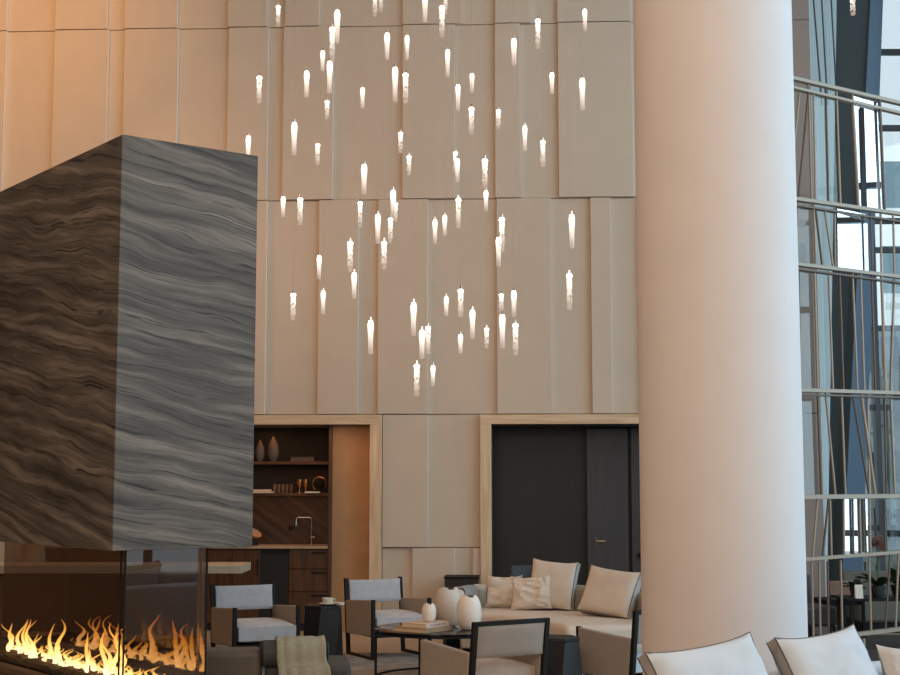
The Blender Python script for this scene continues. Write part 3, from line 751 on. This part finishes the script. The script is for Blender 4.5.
band('backrest', -.02, -.2, .245, .68, 'sofagrey', .05)
band('plinth', .8, -.12, .0, .0595, 'black', .003)
t0 = (P[1] - P[0]).normalized(); n0 = Vector((t0.y, -t0.x)); aw = P[0] - t0 * .012
arm_ang = math.atan2(t0.y, t0.x)
def armloc(a, b): return aw + t0 * a + n0 * b
bm = B(); pr = [armloc(-.2, -.2), armloc(0, -.2), armloc(0, .8), armloc(-.2, .8)]
prism(bm, [(q.x - 1.2, q.y - 14.6) for q in pr], .06, .645)
link('armrest', bm, M['cream'], sofa, bevel=.05, seg=4)
# throw over the sofa arm
bm = B(); rows = []
prof = [(.02, .44), (.018, .5), (.014, .58), (.005, .63), (-.015, .652), (-.045, .656), (-.075, .655), (-.1, .654)]
for j in range(9):
    f = .3 + .42 * j / 8; rows.append([])
    for a, z in prof:
        q = armloc(a, f); w_ = .006 * math.sin(j * 1.7 + z * 9)
        rows[-1].append(bm.verts.new((q.x + w_, q.y, z + (.012 * math.sin(j * 1.3) if z < .45 else 0) + .002)))
for A, C in zip(rows, rows[1:]):
    for k in range(len(prof) - 1): bm.faces.new([A[k], A[k + 1], C[k + 1], C[k]])
o = link('throw_blanket', bm, M['greythrow']); m_ = o.modifiers.new('s', 'SOLIDIFY'); m_.thickness = .012; m_.offset = 1; o.modifiers.new('ss', 'SUBSURF').render_levels = 1
o.data.transform(Matrix.Translation((-.3, -15.3, 0))); o.location = (.3, 15.3, 0)
tag(o, 'grey wool throw folded over the left arm of the curved sofa', 'throw')
SG = 'cushions on the curved sofa'
def sc_(px, py0, py1, Y, w, t, rz, lbl, m='cream', edge=.1, side=None, wr=.003, roll=0, tilt=-.28, h=None, seed=0, pip=None, pinch=.06, zmin=.43):
    a = atY(px, py0, Y); b = atY(px, py1, Y)
    hh = h or (a.z - max(b.z, zmin)) / math.cos(tilt)
    return cushion(lbl, 'cushion', (a.x, Y, zmin + hh / 2 * math.cos(tilt) + .012), w, hh, t, rz, tilt, roll, edge, m, side, pip, wr, seed, SG, pinch=pinch)
sc_(553, 561, 608, 15.08, .50, .2, math.radians(-22), 'large cream back cushion upright behind the small crumpled ones on the curved sofa', side='greycush', roll=.08, pip='piping')
sc_(611, 569, 614, 14.28, .60, .22, math.radians(-38), 'large cream back cushion at the right end of the curved sofa by the column', side='greycush', roll=.1, tilt=-.42, pip='piping')
sc_(504, 573, 605, 15.3, .40, .14, math.radians(-8), 'small crumpled cream cushion beside the grey throw on the sofa', m='cream2', edge=0, wr=.02, seed=4, pinch=.12)
sc_(531, 573, 607, 15.0, .44, .14, math.radians(-14), 'small crumpled cream cushion leaning on the large back cushion', m='cream2', edge=0, wr=.022, seed=9, pinch=.12, roll=-.06)

# small lounge chair in the doorway
q = atY(528, 580, 16.55)
lc = thing('lounge_chair', 'dark grey rounded chair back showing above the sofa before the doorway', 'chair', (q.x, 16.55, 0))
bm = B(); rows = []
for k in range(13):
    a = math.radians(200 + 140 * k / 12); rows.append([bm.verts.new((.2 * math.cos(a) * s, -.2 * math.sin(a) * s * .9 - .05, z)) for s, z in ((1, .42), (1.06, .8), (.9, .8), (.86, .42))])
for A, C in zip(rows, rows[1:]):
    for k in range(4): bm.faces.new([A[k], A[(k + 1) % 4], C[(k + 1) % 4], C[k]])
bm.faces.new(rows[0]); bm.faces.new(rows[-1][::-1])
M['slatefab'] = mat('slate_grey_felt', (72, 78, 84), .9)
link('backrest', bm, M['slatefab'], lc, bevel=.01)
link('seat', lathe(B(), [(.2, .38), (.22, .4), (.22, .44), (.18, .46)], 24), M['slatefab'], lc)
for k in range(4):
    a = PI / 4 + k * PI / 2; link('leg', tube(B(), [(.18 * math.cos(a), .18 * math.sin(a), 0), (.13 * math.cos(a), .13 * math.sin(a), .38)], .012, 8), M['black'], lc)

# ------------------------------------------------------------------ daybed with bolster and throw
dc = (-1.28, 11.36, 0); drz = math.radians(6)
db = thing('daybed', 'low dark olive daybed behind the right end of the fireplace', 'daybed', dc, drz)
link('seat_pad', bx(-.165, .49, -.38, .38, .12, .345), M['olive'], db, bevel=.035, seg=4)
link('backrest', bx(-.7, -.19, -.42, -.1, .10, .475), M['olive2'], db, bevel=.05, seg=5)
link('base_frame', bx(-.58, .45, -.33, .33, .06, .1195), M['black'], db)
for x in (-.54, .41):
    for y in (-.3, .3): link('leg', bx(x - .02, x + .02, y - .02, y + .02, 0, .0595), M['black'], db)
bl0 = atY(260, 655, 10.98); bl1 = atY(328, 650, 11.08)
bz = .345 + .1; br = .1
bdir = (Vector((bl1.x, bl1.y)) - Vector((bl0.x, bl0.y))); L_ = bdir.length; bang = math.atan2(bdir.y, bdir.x); bc = Vector(((bl0.x + bl1.x) / 2, (bl0.y + bl1.y) / 2, bz + .001))
bo = thing('bolster', 'dark olive cylindrical bolster lying on the low daybed', 'bolster', bc, bang)
prof = [(.001, -L_ / 2), (.07, -L_ / 2), (.092, -L_ / 2 + .012), (br, -L_ / 2 + .03), (br, L_ / 2 - .03), (.092, L_ / 2 - .012), (.07, L_ / 2), (.001, L_ / 2)]
o = link('bolster_cover', lathe(B(), prof, 36), M['olive'], bo); o.rotation_euler = (0, PI / 2, 0)
for s in (-1, 1):
    pts = [(s * (L_ / 2 - .012), .094 * math.cos(2 * PI * k / 30), .094 * math.sin(2 * PI * k / 30)) for k in range(31)]
    link('piping', tube(B(), pts, .004, 5, False), M['black'], bo)
bm = B(); rows = []
for j in range(25):
    u = -.14 + .37 * j / 24; rows.append([])
    for i in range(23):
        if i < 9: yy, zz = ((-.21, -.34), (-.205, -.27), (-.2, -.2), (-.19, -.13), (-.175, -.094), (-.145, -.088), (-.122, -.07), (-.116, -.04), (-.113, -.015))[i]
        elif i < 18: a = PI - PI * (i - 8) / 9; yy, zz = (br + .012) * math.cos(a), (br + .012) * math.sin(a)
        else: yy, zz = br + .012, -.09 * (i - 17) / 5
        fold = .0025 * math.sin(j * .55) + .002 * math.sin(j * 1.1 + 1)
        if j in (3, 4): fold -= .006
        k = 1 + (fold / br)
        ux = u + (.035 * (1 - i / 8) if i < 9 else 0) * (.4 + j / 24)
        rows[-1].append(bm.verts.new((ux, yy * k, max(zz * (k if zz > 0 else 1), -.44))))
for A, C in zip(rows, rows[1:]):
    for k in range(22): bm.faces.new([A[k], A[k + 1], C[k + 1], C[k]])
o = link('throw_blanket', bm, M['throw'], loc=bc, rotz=bang); m_ = o.modifiers.new('s', 'SOLIDIFY'); m_.thickness = .012; m_.offset = 1
tag(o, 'sage-beige wool throw draped over the dark bolster on the daybed', 'throw')

# ------------------------------------------------------------------ foreground sofa and cushions
fs = thing('foreground_sofa', 'off-white sofa in the foreground before the round column, mostly out of frame', 'sofa', (1.74, 7.10, 0), math.radians(29))
link('backrest', bx(-1.02, 1.9, .42, .6, .2, .735), M['white'], fs, bevel=.05, seg=4)
link('seat', bx(-1.0, 1.9, -.5, .415, .18, .41), M['white'], fs, bevel=.05, seg=4)
link('armrest', bx(-1.18, -1.025, -.5, .5, .18, .6), M['white'], fs, bevel=.05, seg=4)
link('base', bx(-1.1, 1.85, -.45, .55, .05, .175), M['black'], fs)
for x in (-1.0, 1.8):
    for y in (-.4, .5): link('leg', bx(x - .02, x + .02, y - .02, y + .02, 0, .0495), M['black'], fs)
FG = 'cushions on the foreground sofa'
def fc(px, py, Y, w, h, rz, roll, tilt, lbl, m='white', edge=.07, seed=1, wr=.006, t=.22, side='whiteside'):
    a = atY(px, py, Y)
    return cushion(lbl, 'cushion', (a.x, Y, a.z), w, h, t, rz, tilt, roll, edge, m, side, 'piping' if edge else None, wr, seed, FG, pinch=.05, sag=.012)
fc(713, 687, 7.2, .70, .45, math.radians(29), -.1, -.5, 'off-white piped cushion directly before the round column, left in the foreground row')
fc(831, 678, 7.56, .58, .50, math.radians(29), -.08, -.5, 'off-white piped cushion right of the column, middle of the foreground row', seed=6)
fc(931, 686, 7.75, .62, .46, math.radians(29), .05, -.4, 'greige crumpled cushion at the right edge, last of the foreground row', m='greycush', edge=0, seed=8, wr=.014, t=.16)

# ------------------------------------------------------------------ metal lattice screen
so_ = atY(792, 488, 13.0); sa = math.radians(56); sd = (math.sin(sa), math.cos(sa))
def SP(px, py): return onplane(px, py, (so_.x, so_.y), sd)
scr = thing('lattice_screen', 'tall champagne bronze lattice screen with glass panes right of the column', 'screen', (so_.x, so_.y, 0), math.atan2(sd[1], sd[0]))
def bar2(name, a, b, r, m='bronze', y=0, flat=1.0):
    return link(name, tube(B(), [(a[0], y, a[1]), (b[0], y, b[1])], r, 8), M[m], scr)
def rail(l, r_, th, m='bronze', depth=.03):
    a = SP(795, l); b = SP(900, r_); k = (b[1] - a[1]) / (b[0] - a[0])
    w0, w1 = -.95, 2.3
    z0 = a[1] + k * (w0 - a[0]) ; z1 = a[1] + k * (w1 - a[0])
    bm = extr(B(), [(w0, z0 - th), (w1, z1 - th), (w1, z1 + th), (w0, z0 + th)], 'y', -depth, depth)
    return link('rail', bm, M[m], scr, bevel=.003, seg=1)
rail(79, 103.5, .018); rail(88.5, 113.5, .014); rail(199, 214, .018); rail(205.5, 222, .01, 'bronzed'); rail(264, 277, .018); rail(269, 283, .01, 'bronzed'); rail(390, 393, .018); rail(394.5, 397.5, .01, 'bronzed'); rail(497, 496, .021); rail(560, 552, .016); rail(642, 629, .018)
rods = [(800, 93, 794, 150), (808, 92, 798, 197), (809, 84, 812, 199), (813, 95, 815, 199), (826, 87, 829, 203), (836, 92, 840, 205), (852.6, 93, 859, 207), (879, 100, 884, 211),
        (798, 203, 798, 265), (813, 205, 815.5, 266), (816, 208, 823, 269), (824, 209, 833, 270), (835, 207, 836, 268), (870, 213, 872, 273), (881, 214, 882, 275), (892.6, 215, 894, 276),
        (799, 268, 801, 390), (814, 270, 817.3, 390), (829, 271, 833.5, 391), (839, 272, 843, 391), (853, 273, 858, 391), (860, 274, 864, 391), (872, 275, 876, 392), (881, 276, 885, 392), (895, 279, 891, 392),
        (817, 393, 820.8, 496), (826, 393, 836, 496), (841, 394, 845, 496), (853, 394, 870, 496), (860.6, 394, 875, 496), (868, 394, 870, 496), (884, 395, 886, 496), (891, 395, 895.5, 496),
        (817, 499, 812, 558), (829, 499, 823, 558), (829.5, 499, 831, 558), (844, 499, 844.6, 557), (852, 499, 853, 556), (860, 499, 861.5, 556), (869, 499, 870, 555), (885, 499, 886, 554),
        (811, 562, 813, 640), (819.5, 562, 821, 639), (827, 561, 828, 638), (841, 560, 843, 637), (868.5, 557, 870.7, 634), (890.6, 555, 885.6, 632), (898, 554, 895, 630)]
thick = {6, 7, 29, 23, 30}
for i, (a, b, c, d) in enumerate(rods):
    r0 = .011 if i not in thick else .015
    bar2('rod', SP(a, b), SP(c, d), r0, 'bronzed' if i % 3 == 1 else 'bronze', y=-.006 if i % 2 else .006)
for w_ in (-.95, 2.3):
    link('end_post', bx(w_ - .02, w_ + .02, -.03, .03, 0, SP(830, 80)[1]), M['bronze'], scr)
for px_ in (-.6, .9, 2.0):
    link('foot', bx(px_ - .012, px_ + .012, -.02, .02, 0, SP(830, 640)[1] - .01), M['bronze'], scr)
def pn(x0, y0, x1, y1, x2, y2, x3, y3, m, ry=0.0):
    bm = B(); q = [SP(x0, y0), SP(x1, y1), SP(x2, y2), SP(x3, y3)]
    cx = sum(a[0] for a in q) / 4
    v = [bm.verts.new((a[0], .012 + ry * (a[0] - cx), a[1])) for a in q]; bm.faces.new(v)
    o = link('mirror_pane' if m == 'mirror' else 'glass_pane', bm, M[m], scr)
pn(853.5, 96, 879, 102, 884, 211, 859, 206, 'mirror', .05)
pn(814, 96, 835.5, 92, 840, 204, 815.5, 200, 'semi', -.05)
pn(836, 209, 870.5, 213, 872, 272, 836.5, 268, 'mirror', .12)
pn(798.5, 203, 813, 206, 815, 266, 798.5, 264, 'semi', .02)
pn(799.5, 269, 814, 271, 817, 390, 801.5, 389, 'semi', .1)
pn(802, 397, 817, 397, 820.5, 495, 804, 496, 'semi', .1)
pn(844.5, 499, 869, 499, 870, 555, 845, 556.5, 'mirror', .06)
pn(886, 397, 903, 397, 906, 495, 887, 495, 'semi', -.06)
pn(886, 499, 903, 499, 903, 552, 886.5, 554, 'semi', .04)
pn(886, 278, 903, 281, 900, 392, 886, 392, 'semi', .04)

# ------------------------------------------------------------------ beyond the screen: glazed corner
# side facade on the right: mullions and transoms of a curtain wall
def win(n, loc, rz, length, H, nm, trans, label):
    r = thing('window_%d' % n, label, 'window', loc, rz); r['kind'] = 'structure'
    bm = B()
    for i in range(nm + 1):
        x = length * i / nm; box(bm, x - .04, x + .04, -.08, .08, 0, H)
    link('mullions', bm, M['mullion'], r)
    bm = B()
    for z in trans: box(bm, 0, length, -.05, .05, z - .04, z + .04)
    link('transoms', bm, M['mullion'], r)
    bm = B(); v = [bm.verts.new(p) for p in ((0, 0, 0), (length, 0, 0), (length, 0, H), (0, 0, H))]; bm.faces.new(v); link('glass_pane', bm, M['clear'], r)
tr = (.05, 1.1, 2.9, 4.1, 5.3, 5.75, 7.2, 8.4, 9.5)
win(1, (XR, YB, 0), PI / 2, 25.5, CEIL, 26, tr, 'tall curtain wall window along the right side of the lobby')
win(2, (U1 + .0, 21.4, 0), 0, XR - U1, CEIL, 5, tr, 'tall window wall behind the lattice screen')
# return wall beyond the end of the panelled wall
e = Wp(U1, .9)
bm = B(); box(bm, -.25, 0, 0, 21.4 - e.y, 0, CEIL)
struct(link('wall_return', bm, M['base'], loc=(e.x, e.y, 0)), 'short return wall behind the end of the panelled wall', 'wall')
# pale sheer blind
Yb = 19.6
a0 = atY(811, 300, Yb).x; a1 = atY(846, 300, Yb).x
bm = B(); n = 40
rows = [[bm.verts.new(((a1 - a0) * i / n - .0, .03 * math.sin(i * 1.9), z)) for i in range(n + 1)] for z in (.02, CEIL - .1)]
for i in range(n): bm.faces.new([rows[0][i], rows[0][i + 1], rows[1][i + 1], rows[1][i]])
M['sheer'] = mat('pale_sheer_blind', (168, 184, 190), .8, emit=(176, 200, 208), es=.35)  # glow added to brighten the curtain like daylight
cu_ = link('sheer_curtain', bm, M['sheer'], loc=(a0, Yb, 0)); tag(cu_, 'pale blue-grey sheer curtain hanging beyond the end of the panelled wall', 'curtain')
# leaning slate column
Yc = 18.2
def leancol(top, bot, zt_, name, label):
    pass
xs_t = [atY(p, 50, Yc).x for p in (845, 868, 889)]; zt1 = atY(868, 0, Yc).z; xs_b = [atY(p, 500, Yc).x for p in (838, 846, 873)]; zb1 = atY(846, 500, Yc).z
def ext(xt, xb, ztt, zbb, z): return xb + (xt - xb) * (z - zbb) / (ztt - zbb)
ztt = atY(868, 50, Yc).z
def quad(z):
    xa, xb, xc_ = [ext(xs_t[i], xs_b[i], ztt, zb1, z) for i in range(3)]
    return [(xa, Yc + .45), (xb, Yc), (xc_, Yc + .35), ((xa + xc_) / 2 + .1, Yc + .8)]
q0 = quad(0); q1 = quad(CEIL); ox, oy = q0[1]
bm = prism(B(), [(x - ox, y - oy) for x, y in q0], 0, CEIL, [(x - ox, y - oy) for x, y in q1])
bm.faces.ensure_lookup_table()
lcx = thing('leaning_column', 'leaning slate-blue clad column behind the lattice screen', 'column', (ox, oy, 0))
bm.faces[1].material_index = 1; bm.faces[2].material_index = 1
link('cladding', bm, [M['slate'], M['steelblue']], lcx, smooth=False)
# neighbouring buildings outside
def tower(label, x0, x1, y0, y1, h, fl_, cols, wfrac=.62, wm='facade_w', gm='facade_g'):
    r = thing('office_building', label, 'building', ((x0 + x1) / 2, (y0 + y1) / 2, -3)); w = (x1 - x0) / 2; d = (y1 - y0) / 2
    link('walls', bx(-w, w, -d, d, 0, h), M[wm], r)
    zz = h / fl_
    for i in range(fl_):
        bm = B()
        for k in range(cols):
            a = -w + 2 * w * (k + .5 - wfrac / 2) / cols; box(bm, a, a + 2 * w * wfrac / cols, -d - .05, -d + .02, zz * (i + .25), zz * (i + .8))
        nb_ = max(3, int(d / w * cols))
        for k in range(nb_):
            a = -d + 2 * d * (k + .5 - wfrac / 2) / nb_; box(bm, -w - .05, -w + .02, a, a + 2 * d * wfrac / nb_, zz * (i + .25), zz * (i + .8))
        link('window_band', bm, M[gm], r)
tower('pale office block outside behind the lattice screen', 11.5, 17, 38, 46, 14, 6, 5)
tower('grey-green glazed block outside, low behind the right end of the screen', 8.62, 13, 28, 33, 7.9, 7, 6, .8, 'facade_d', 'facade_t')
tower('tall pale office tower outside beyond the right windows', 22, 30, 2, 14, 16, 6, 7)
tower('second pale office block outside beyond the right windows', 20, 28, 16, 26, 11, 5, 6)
for k_, (xa_, ya_, xb_, yb_) in enumerate(((811, -30, 822, 105), (820, -30, 827.5, 105), (829.5, -30, 837, 105))):
    A_ = atY(xa_, ya_, Yb - .15); B_ = atY(xb_, yb_, Yb - .15); d_ = (A_ - B_) ; A_ = B_ + d_ * 1.6; B_ = B_ - d_ * .0
    struct(link('trim_%d' % (900 + k_), tube(B(), [A_, B_], .012, 6), M['thinbar']), 'slim dark slanting bar in front of the pale curtain', 'bar')
gr = link('outdoor_ground', bx(-20, 60, -40, 90, -3.2, -3.0), M['grass']); tag(gr, 'grey paved street level outside the windows', 'ground'); gr['kind'] = 'structure'

# lounge furniture and plants behind the screen
q = atY(842, 600, 15.6)
wc = thing('dining_chair', 'brown leather backed chair behind the lattice screen', 'chair', (q.x + .1, 16.25, 0), math.radians(10))
zt_ = atY(842, 583, 15.6).z; zl = atY(842, 598.5, 15.6).z
link('backrest', bx(-.2, .2, -.3, -.26, zl, zt_), M['chairbrown'], wc, bevel=.01)
link('seat', bx(-.22, .22, -.24, .2, .40, .46), M['black'], wc, bevel=.01)
for x in (-.2, .2):
    link('leg', bx(x - .015, x + .015, -.295, -.265, 0, zl), M['black'], wc); link('leg', bx(x - .015, x + .015, .17, .2, 0, .4), M['black'], wc)
q = atY(855, 589, 15.3)
cd = thing('folded_card', 'small pale card standing on the dark table behind the screen', 'card', (q.x - .02, 15.1, .545))
link('front_leaf', extr(B(), [(-.035, 0), (-.03, 0), (0, .14), (-.004, .14)], 'x', -.04, .04), M['card'], cd); link('rear_leaf', extr(B(), [(.035, 0), (.03, 0), (.001, .14), (.005, .14)], 'x', -.04, .04), M['card'], cd)
tbz = .52
tt = thing('console_table', 'dark console table carrying potted plants behind the lattice screen', 'table', (4.75, 15.3, 0))
link('top', bx(-.62, .75, -.3, .3, tbz, tbz + .024), M['black'], tt, bevel=.003)
for x in (-.55, .6):
    for y in (-.25, .25): link('leg', bx(x - .02, x + .02, y - .02, y + .02, 0, tbz - .0005), M['black'], tt)
def leaf(bm, base, d, L, w, up, droop):
    d = Vector(d).normalized(); s = d.cross(Vector((0, 0, 1))); rows = []
    for i in range(8):
        t = i / 7; c = Vector(base) + d * L * t * .8 + Vector((0, 0, up * t - droop * t * t)); ww = w * math.sin(PI * min(.98, t * .9 + .08)) ** .7
        rows.append([bm.verts.new(c - s * ww), bm.verts.new(c + Vector((0, 0, -.012 * (1 if 0 < i < 7 else 0)))), bm.verts.new(c + s * ww)])
    for A, C in zip(rows, rows[1:]):
        for k in (0, 1): bm.faces.new([A[k], A[k + 1], C[k + 1], C[k]])
def plant(name, label, loc, nl, L, w, up, seed, potr=.1, poth=.14, flower=None):
    rnd = random.Random(seed); r = thing(name, label, 'plant', loc)
    link('pot', lathe(B(), [(potr * .7, 0), (potr, poth * .9), (potr, poth), (potr * .9, poth), (potr * .85, poth * .85)], 24), M['pot'], r)
    for k in range(nl):
        a = 2 * PI * k / nl + rnd.uniform(-.3, .3); bm = B()
        leaf(bm, (0, 0, poth * .86), (math.cos(a), math.sin(a), 0), L * rnd.uniform(.75, 1.1), w, up * rnd.uniform(.6, 1.25), up * .55)
        o = link('leaf', bm, M['leaf'], r); m_ = o.modifiers.new('s', 'SOLIDIFY'); m_.thickness = .003
    if flower:
        for st in flower:
            link('flower_stem', tube(B(), [(0, 0, poth * .86), (st[0] * .2, .0, st[1] * .6), (st[0], .0, st[1])], .006, 6), M['stem'], r)
            for k in range(9):
                f = B(); c = Vector((st[0] + rnd.uniform(-.085, .07), rnd.uniform(-.05, .05), st[1] + rnd.uniform(-.07, .07)))
                for m5 in range(5):
                    a = 2 * PI * m5 / 5 + k; p5 = c + Vector((math.cos(a) * .028, -.006, math.sin(a) * .028))
                    lathe(f, [(.001, -.006), (.03, 0), (.001, .006)], 8, tuple(p5))
                for v in f.verts: v.co.y = c.y + (v.co.z - c.z) * .25 + (v.co.y - c.y) * .9
                link('flower', f, M['petal'], r)
q = atY(877, 560, 15.25)
topz = atY(877, 544, 15.25).z - (tbz + .0245)
plant('potted_orchid', 'potted orchid with rust-pink flowers on the console behind the screen', (q.x + .0, 15.25, tbz + .0245), 8, .34, .045, .26, 3, .08, .12, [(0.0, topz), (.03, topz - .05)])
q = atY(893, 590, 15.3)
plant('leafy_houseplant', 'broad-leaved dark green plant at the right end of the console', (q.x + .1, 15.38, tbz + .0245), 11, .26, .06, .3, 8, .1, .12)
q = atY(862, 590, 15.3)
plant('small_houseplant', 'small dark leafy plant at the left end of the console', (q.x - .05, 15.38, tbz + .0245), 9, .2, .035, .16, 5, .06, .09)
q = atY(832, 625, 17.0)
gs = thing('lounge_sofa', 'low grey-green lounge sofa far behind the lattice screen', 'sofa', (q.x + 1.0, 17.3, 0))
link('seat', bx(-.7, .9, -.4, .3, .12, .40), M['greysofa'], gs, bevel=.04); link('backrest', bx(-.7, .9, .3, .48, .12, .68), M['greysofa'], gs, bevel=.04); link('base', bx(-.65, .85, -.35, .4, 0, .119), M['black'], gs)
q = atY(812, 600, 16.0)
dk = thing('dark_armchair', 'low dark armchair behind the screen, beside the column edge', 'armchair', (q.x - .1, 15.85, 0), .3)
link('backrest', bx(-.2, .2, .2, .3, .3, .74), M['olive'], dk, bevel=.04); link('seat', bx(-.22, .22, -.28, .195, .2, .42), M['olive'], dk, bevel=.04)
for x in (-.19, .19):
    for y in (-.24, .26): link('leg', bx(x - .015, x + .015, y - .015, y + .015, 0, .1995), M['black'], dk)

tag(link('area_rug', bx(-1.9, 2.4, -1.45, 1.35, 0, .006), M['darkrug'], loc=(4.9, 15.35, 0)), 'dark brown rug under the furniture behind the lattice screen', 'rug')
# ------------------------------------------------------------------ pendants
PD = [(278, 3, 26, 'T'), (337, 7, 43, 'S'), (332, 24, 61, 'T'), (322.5, 48, 71, 'S'), (329.5, 58, 93, 'S'), (306.5, 68, 97, 'S'), (259, 73, 103, 'T'), (327, 98, 119, 'T'), (294, 119, 155, 'S'), (248, 133, 163, 'S'),
      (317.5, 141, 165, 'T'), (375, -12, 16, 'T'), (381, -14, 11, 'T'), (387, 30, 59.5, 'S'), (407, 33, 59.5, 'S'), (395, 64, 101.5, 'S'), (405.5, 70, 103, 'T'), (362.5, 85, 108, 'S'), (400.5, 129.5, 153, 'T'), (409, 153, 175, 'T'),
      (364, 161, 194.5, 'S'), (425, -12, 22, 'S'), (442, 2.5, 37, 'T'), (445.5, -14, 14, 'T'), (447.6, 47, 76.5, 'S'), (514, 35.5, 65, 'S'), (538, 16, 48.5, 'T'), (585, 6.6, 30.5, 'S'), (472, 71, 92.5, 'S'), (458, 82, 110.5, 'S'),
      (552, 70, 93.5, 'S'), (582.5, 75, 110, 'S'), (471.5, 104, 134, 'T'), (498.5, 107, 129, 'T'), (525, 123, 151, 'S'), (543, 137.5, 166.6, 'T'), (455.5, 149, 173, 'T'), (457.5, 156, 182, 'S'), (485, 155.5, 188, 'T'), (486, 188, 211, 'S'),
      (458.5, 195, 228, 'T'), (283, 194, 217, 'S'), (300, 194.5, 225, 'T'), (360, 199, 227, 'T'), (393, 187, 217, 'S'), (395.5, 200, 221.5, 'T'), (377.7, 211, 243.6, 'S'), (390.4, 215, 243, 'T'), (384, 238, 269, 'T'), (350, 238, 272, 'T'),
      (354, 269.5, 298.5, 'S'), (319, 252.7, 279, 'S'), (323, 288, 314, 'S'), (293, 290, 320, 'T'), (435, 217, 243.6, 'S'), (444.7, 212.5, 235.6, 'S'), (572, 211, 248, 'S'), (569.6, 270, 309.5, 'T'), (502, 214, 252, 'T'), (498.7, 234, 266, 'S'),
      (370.5, 317, 354, 'S'), (413.5, 299, 336, 'S'), (422, 326.5, 359, 'S'), (428, 323, 354, 'T'), (446.3, 294, 316, 'S'), (460.7, 285.7, 316.7, 'T'), (472.5, 306.5, 338.7, 'S'), (460.5, 331.6, 353.6, 'S'), (416.7, 360.7, 396, 'T'), (433, 362.7, 386, 'S'),
      (486.7, 325, 348, 'T'), (501.4, 291, 312, 'T'), (502.4, 311, 348, 'S'), (514, 287.4, 316.7, 'S'), (515.6, 320, 355, 'T'), (853, -10, 15, 'T')]
ordw = ['first', 'second', 'third', 'fourth', 'fifth', 'sixth', 'seventh', 'eighth', 'ninth', 'tenth', 'eleventh', 'twelfth', 'thirteenth', 'fourteenth', 'fifteenth', 'sixteenth', 'seventeenth', 'eighteenth', 'nineteenth', 'twentieth']
def bandof(p):
    m_ = p[1] + 6
    return 0 if m_ < 25 else 1 if m_ < 112 else 2 if m_ < 199 else 3 if m_ < 280 else 4
bn = ['above the upper wall seam', 'hanging just below the upper wall seam', 'hanging just above the lower wall seam', 'hanging just below the lower wall seam', 'in the lowest cluster']
names = {}
for t in 'ST':
    for bnd in range(5):
        g = sorted([p for p in PD if p[3] == t and bandof(p) == bnd and p[0] < 800], key=lambda p: p[0])
        for k, p in enumerate(g):
            pos = 'leftmost' if k == 0 else ('rightmost' if k == len(g) - 1 else ordw[k] + ' from left')
            names[p] = '%s glass pendant, %s of those %s' % ('smooth frosted' if t == 'S' else 'bubbled clear', pos, bn[bnd])
for p in PD:
    if p[0] > 800: names[p] = 'bubbled clear glass pendant hanging right of the big column'
rnd = random.Random(11)
# mesh library: rods share data per kind, scaled lengths kept in geometry
GR = 'glass icicle pendants of the cascading chandelier'
def rodmesh(kind, L, r):
    bm = B()
    if kind == 'S':
        prof = [(r * .78, 0), (r * .86, .004), (r * .88, L * .4), (r * .98, L * .6), (r * 1.15, L * .8), (r * 1.05, L * .92), (r * .6, L)]
    else:
        prof = [(r * (.9 + .12 * math.sin(i * 2.1) + .08 * math.sin(i * 5.3)), L * i / 16) for i in range(17)]; prof[0] = (r * .8, 0); prof[-1] = (r * .7, L)
    lathe(bm, prof, 14); return bm
for p in PD:
    px, t, b, kd = p
    L0 = b - t
    Yd = max(10.6, min(13.2, 12.2 * 29 / L0 * rnd.uniform(.93, 1.07)))
    if px == 248: Yd = 12.4
    if px > 800: Yd = 11
    A = atY(px, t, Yd); Bt = atY(px, b, Yd); L = A.z - Bt.z
    r = thing('glass_pendant', names[p], 'pendant light', Bt, rnd.uniform(0, 6), GR)
    rad = .021 if kd == 'S' else .0215
    cap = .025
    link('glass_rod', rodmesh(kd, L - cap, rad), M['rod_s' if kd == 'S' else 'rod_t'], r)
    hb = .34 if kd == 'S' else .17
    link('lamp_head', lathe(B(), [(rad * .3, L * (1 - hb) - cap), (rad * .85, L * (1 - hb * .72) - cap), (rad * 1.12, L * (1 - hb * .35) - cap), (rad * .8, L - cap - .004)], 12), M['bulb'], r)
    link('cap', lathe(B(), [(.009, L - cap + .0005), (.007, L)], 8), M['chrome'], r)
    link('cord', tube(B(), [(0, 0, L + .0005), (0, 0, CEIL - Bt.z)], .0011, 5), M['cord'], r)

# ------------------------------------------------------------------ lights
light('window_light', 'AREA', (9.0, 9.5, 4.8), (0, 11, 3.6), 880, (196, 230, 252), 12, 8)
light('ceiling_fill', 'AREA', (-.5, 8, 9.3), (-.5, 9, 0), 360, (255, 226, 196), 12, 12)
light('wall_wash', 'SPOT', (-5.2, 12.2, 8.9), (-6.5, 17.3, 7.6), 720, (255, 184, 112), .3, spot=95, blend=1)
light('lounge_warm', 'AREA', (-5.5, 15.2, 5.5), (0, 12.5, 0), 90, (255, 190, 134), 2, 2)
light('hood_warm', 'AREA', (-7.0, 5.5, 6.0), (-3.2, 11, 2.5), 45, (255, 160, 90), 1.5, 1.5)  # added unseen lamp that browns the left face of the hood
light('front_fill', 'AREA', (-1.5, -3.0, 6.0), (0, 15, 4.6), 680, (255, 222, 194), 8, 5)
u_ = uo - .3
light('bar_shelf_light', 'AREA', Wp(uo - .8, .36, zs1 - .05), Wp(uo - .8, .36, 0), 1.6, (255, 176, 112), 1.5, .1)
light('bar_counter_light', 'AREA', Wp(uo - .8, .36, zs2 - .05), Wp(uo - .8, .4, 0), 2.0, (255, 176, 112), 1.5, .1)
light('recess_light', 'AREA', Wp(uo - .3, -.02, LZ - .03), Wp(uo - .2, .12, 0), 3, (255, 170, 100), 1.6, .1)
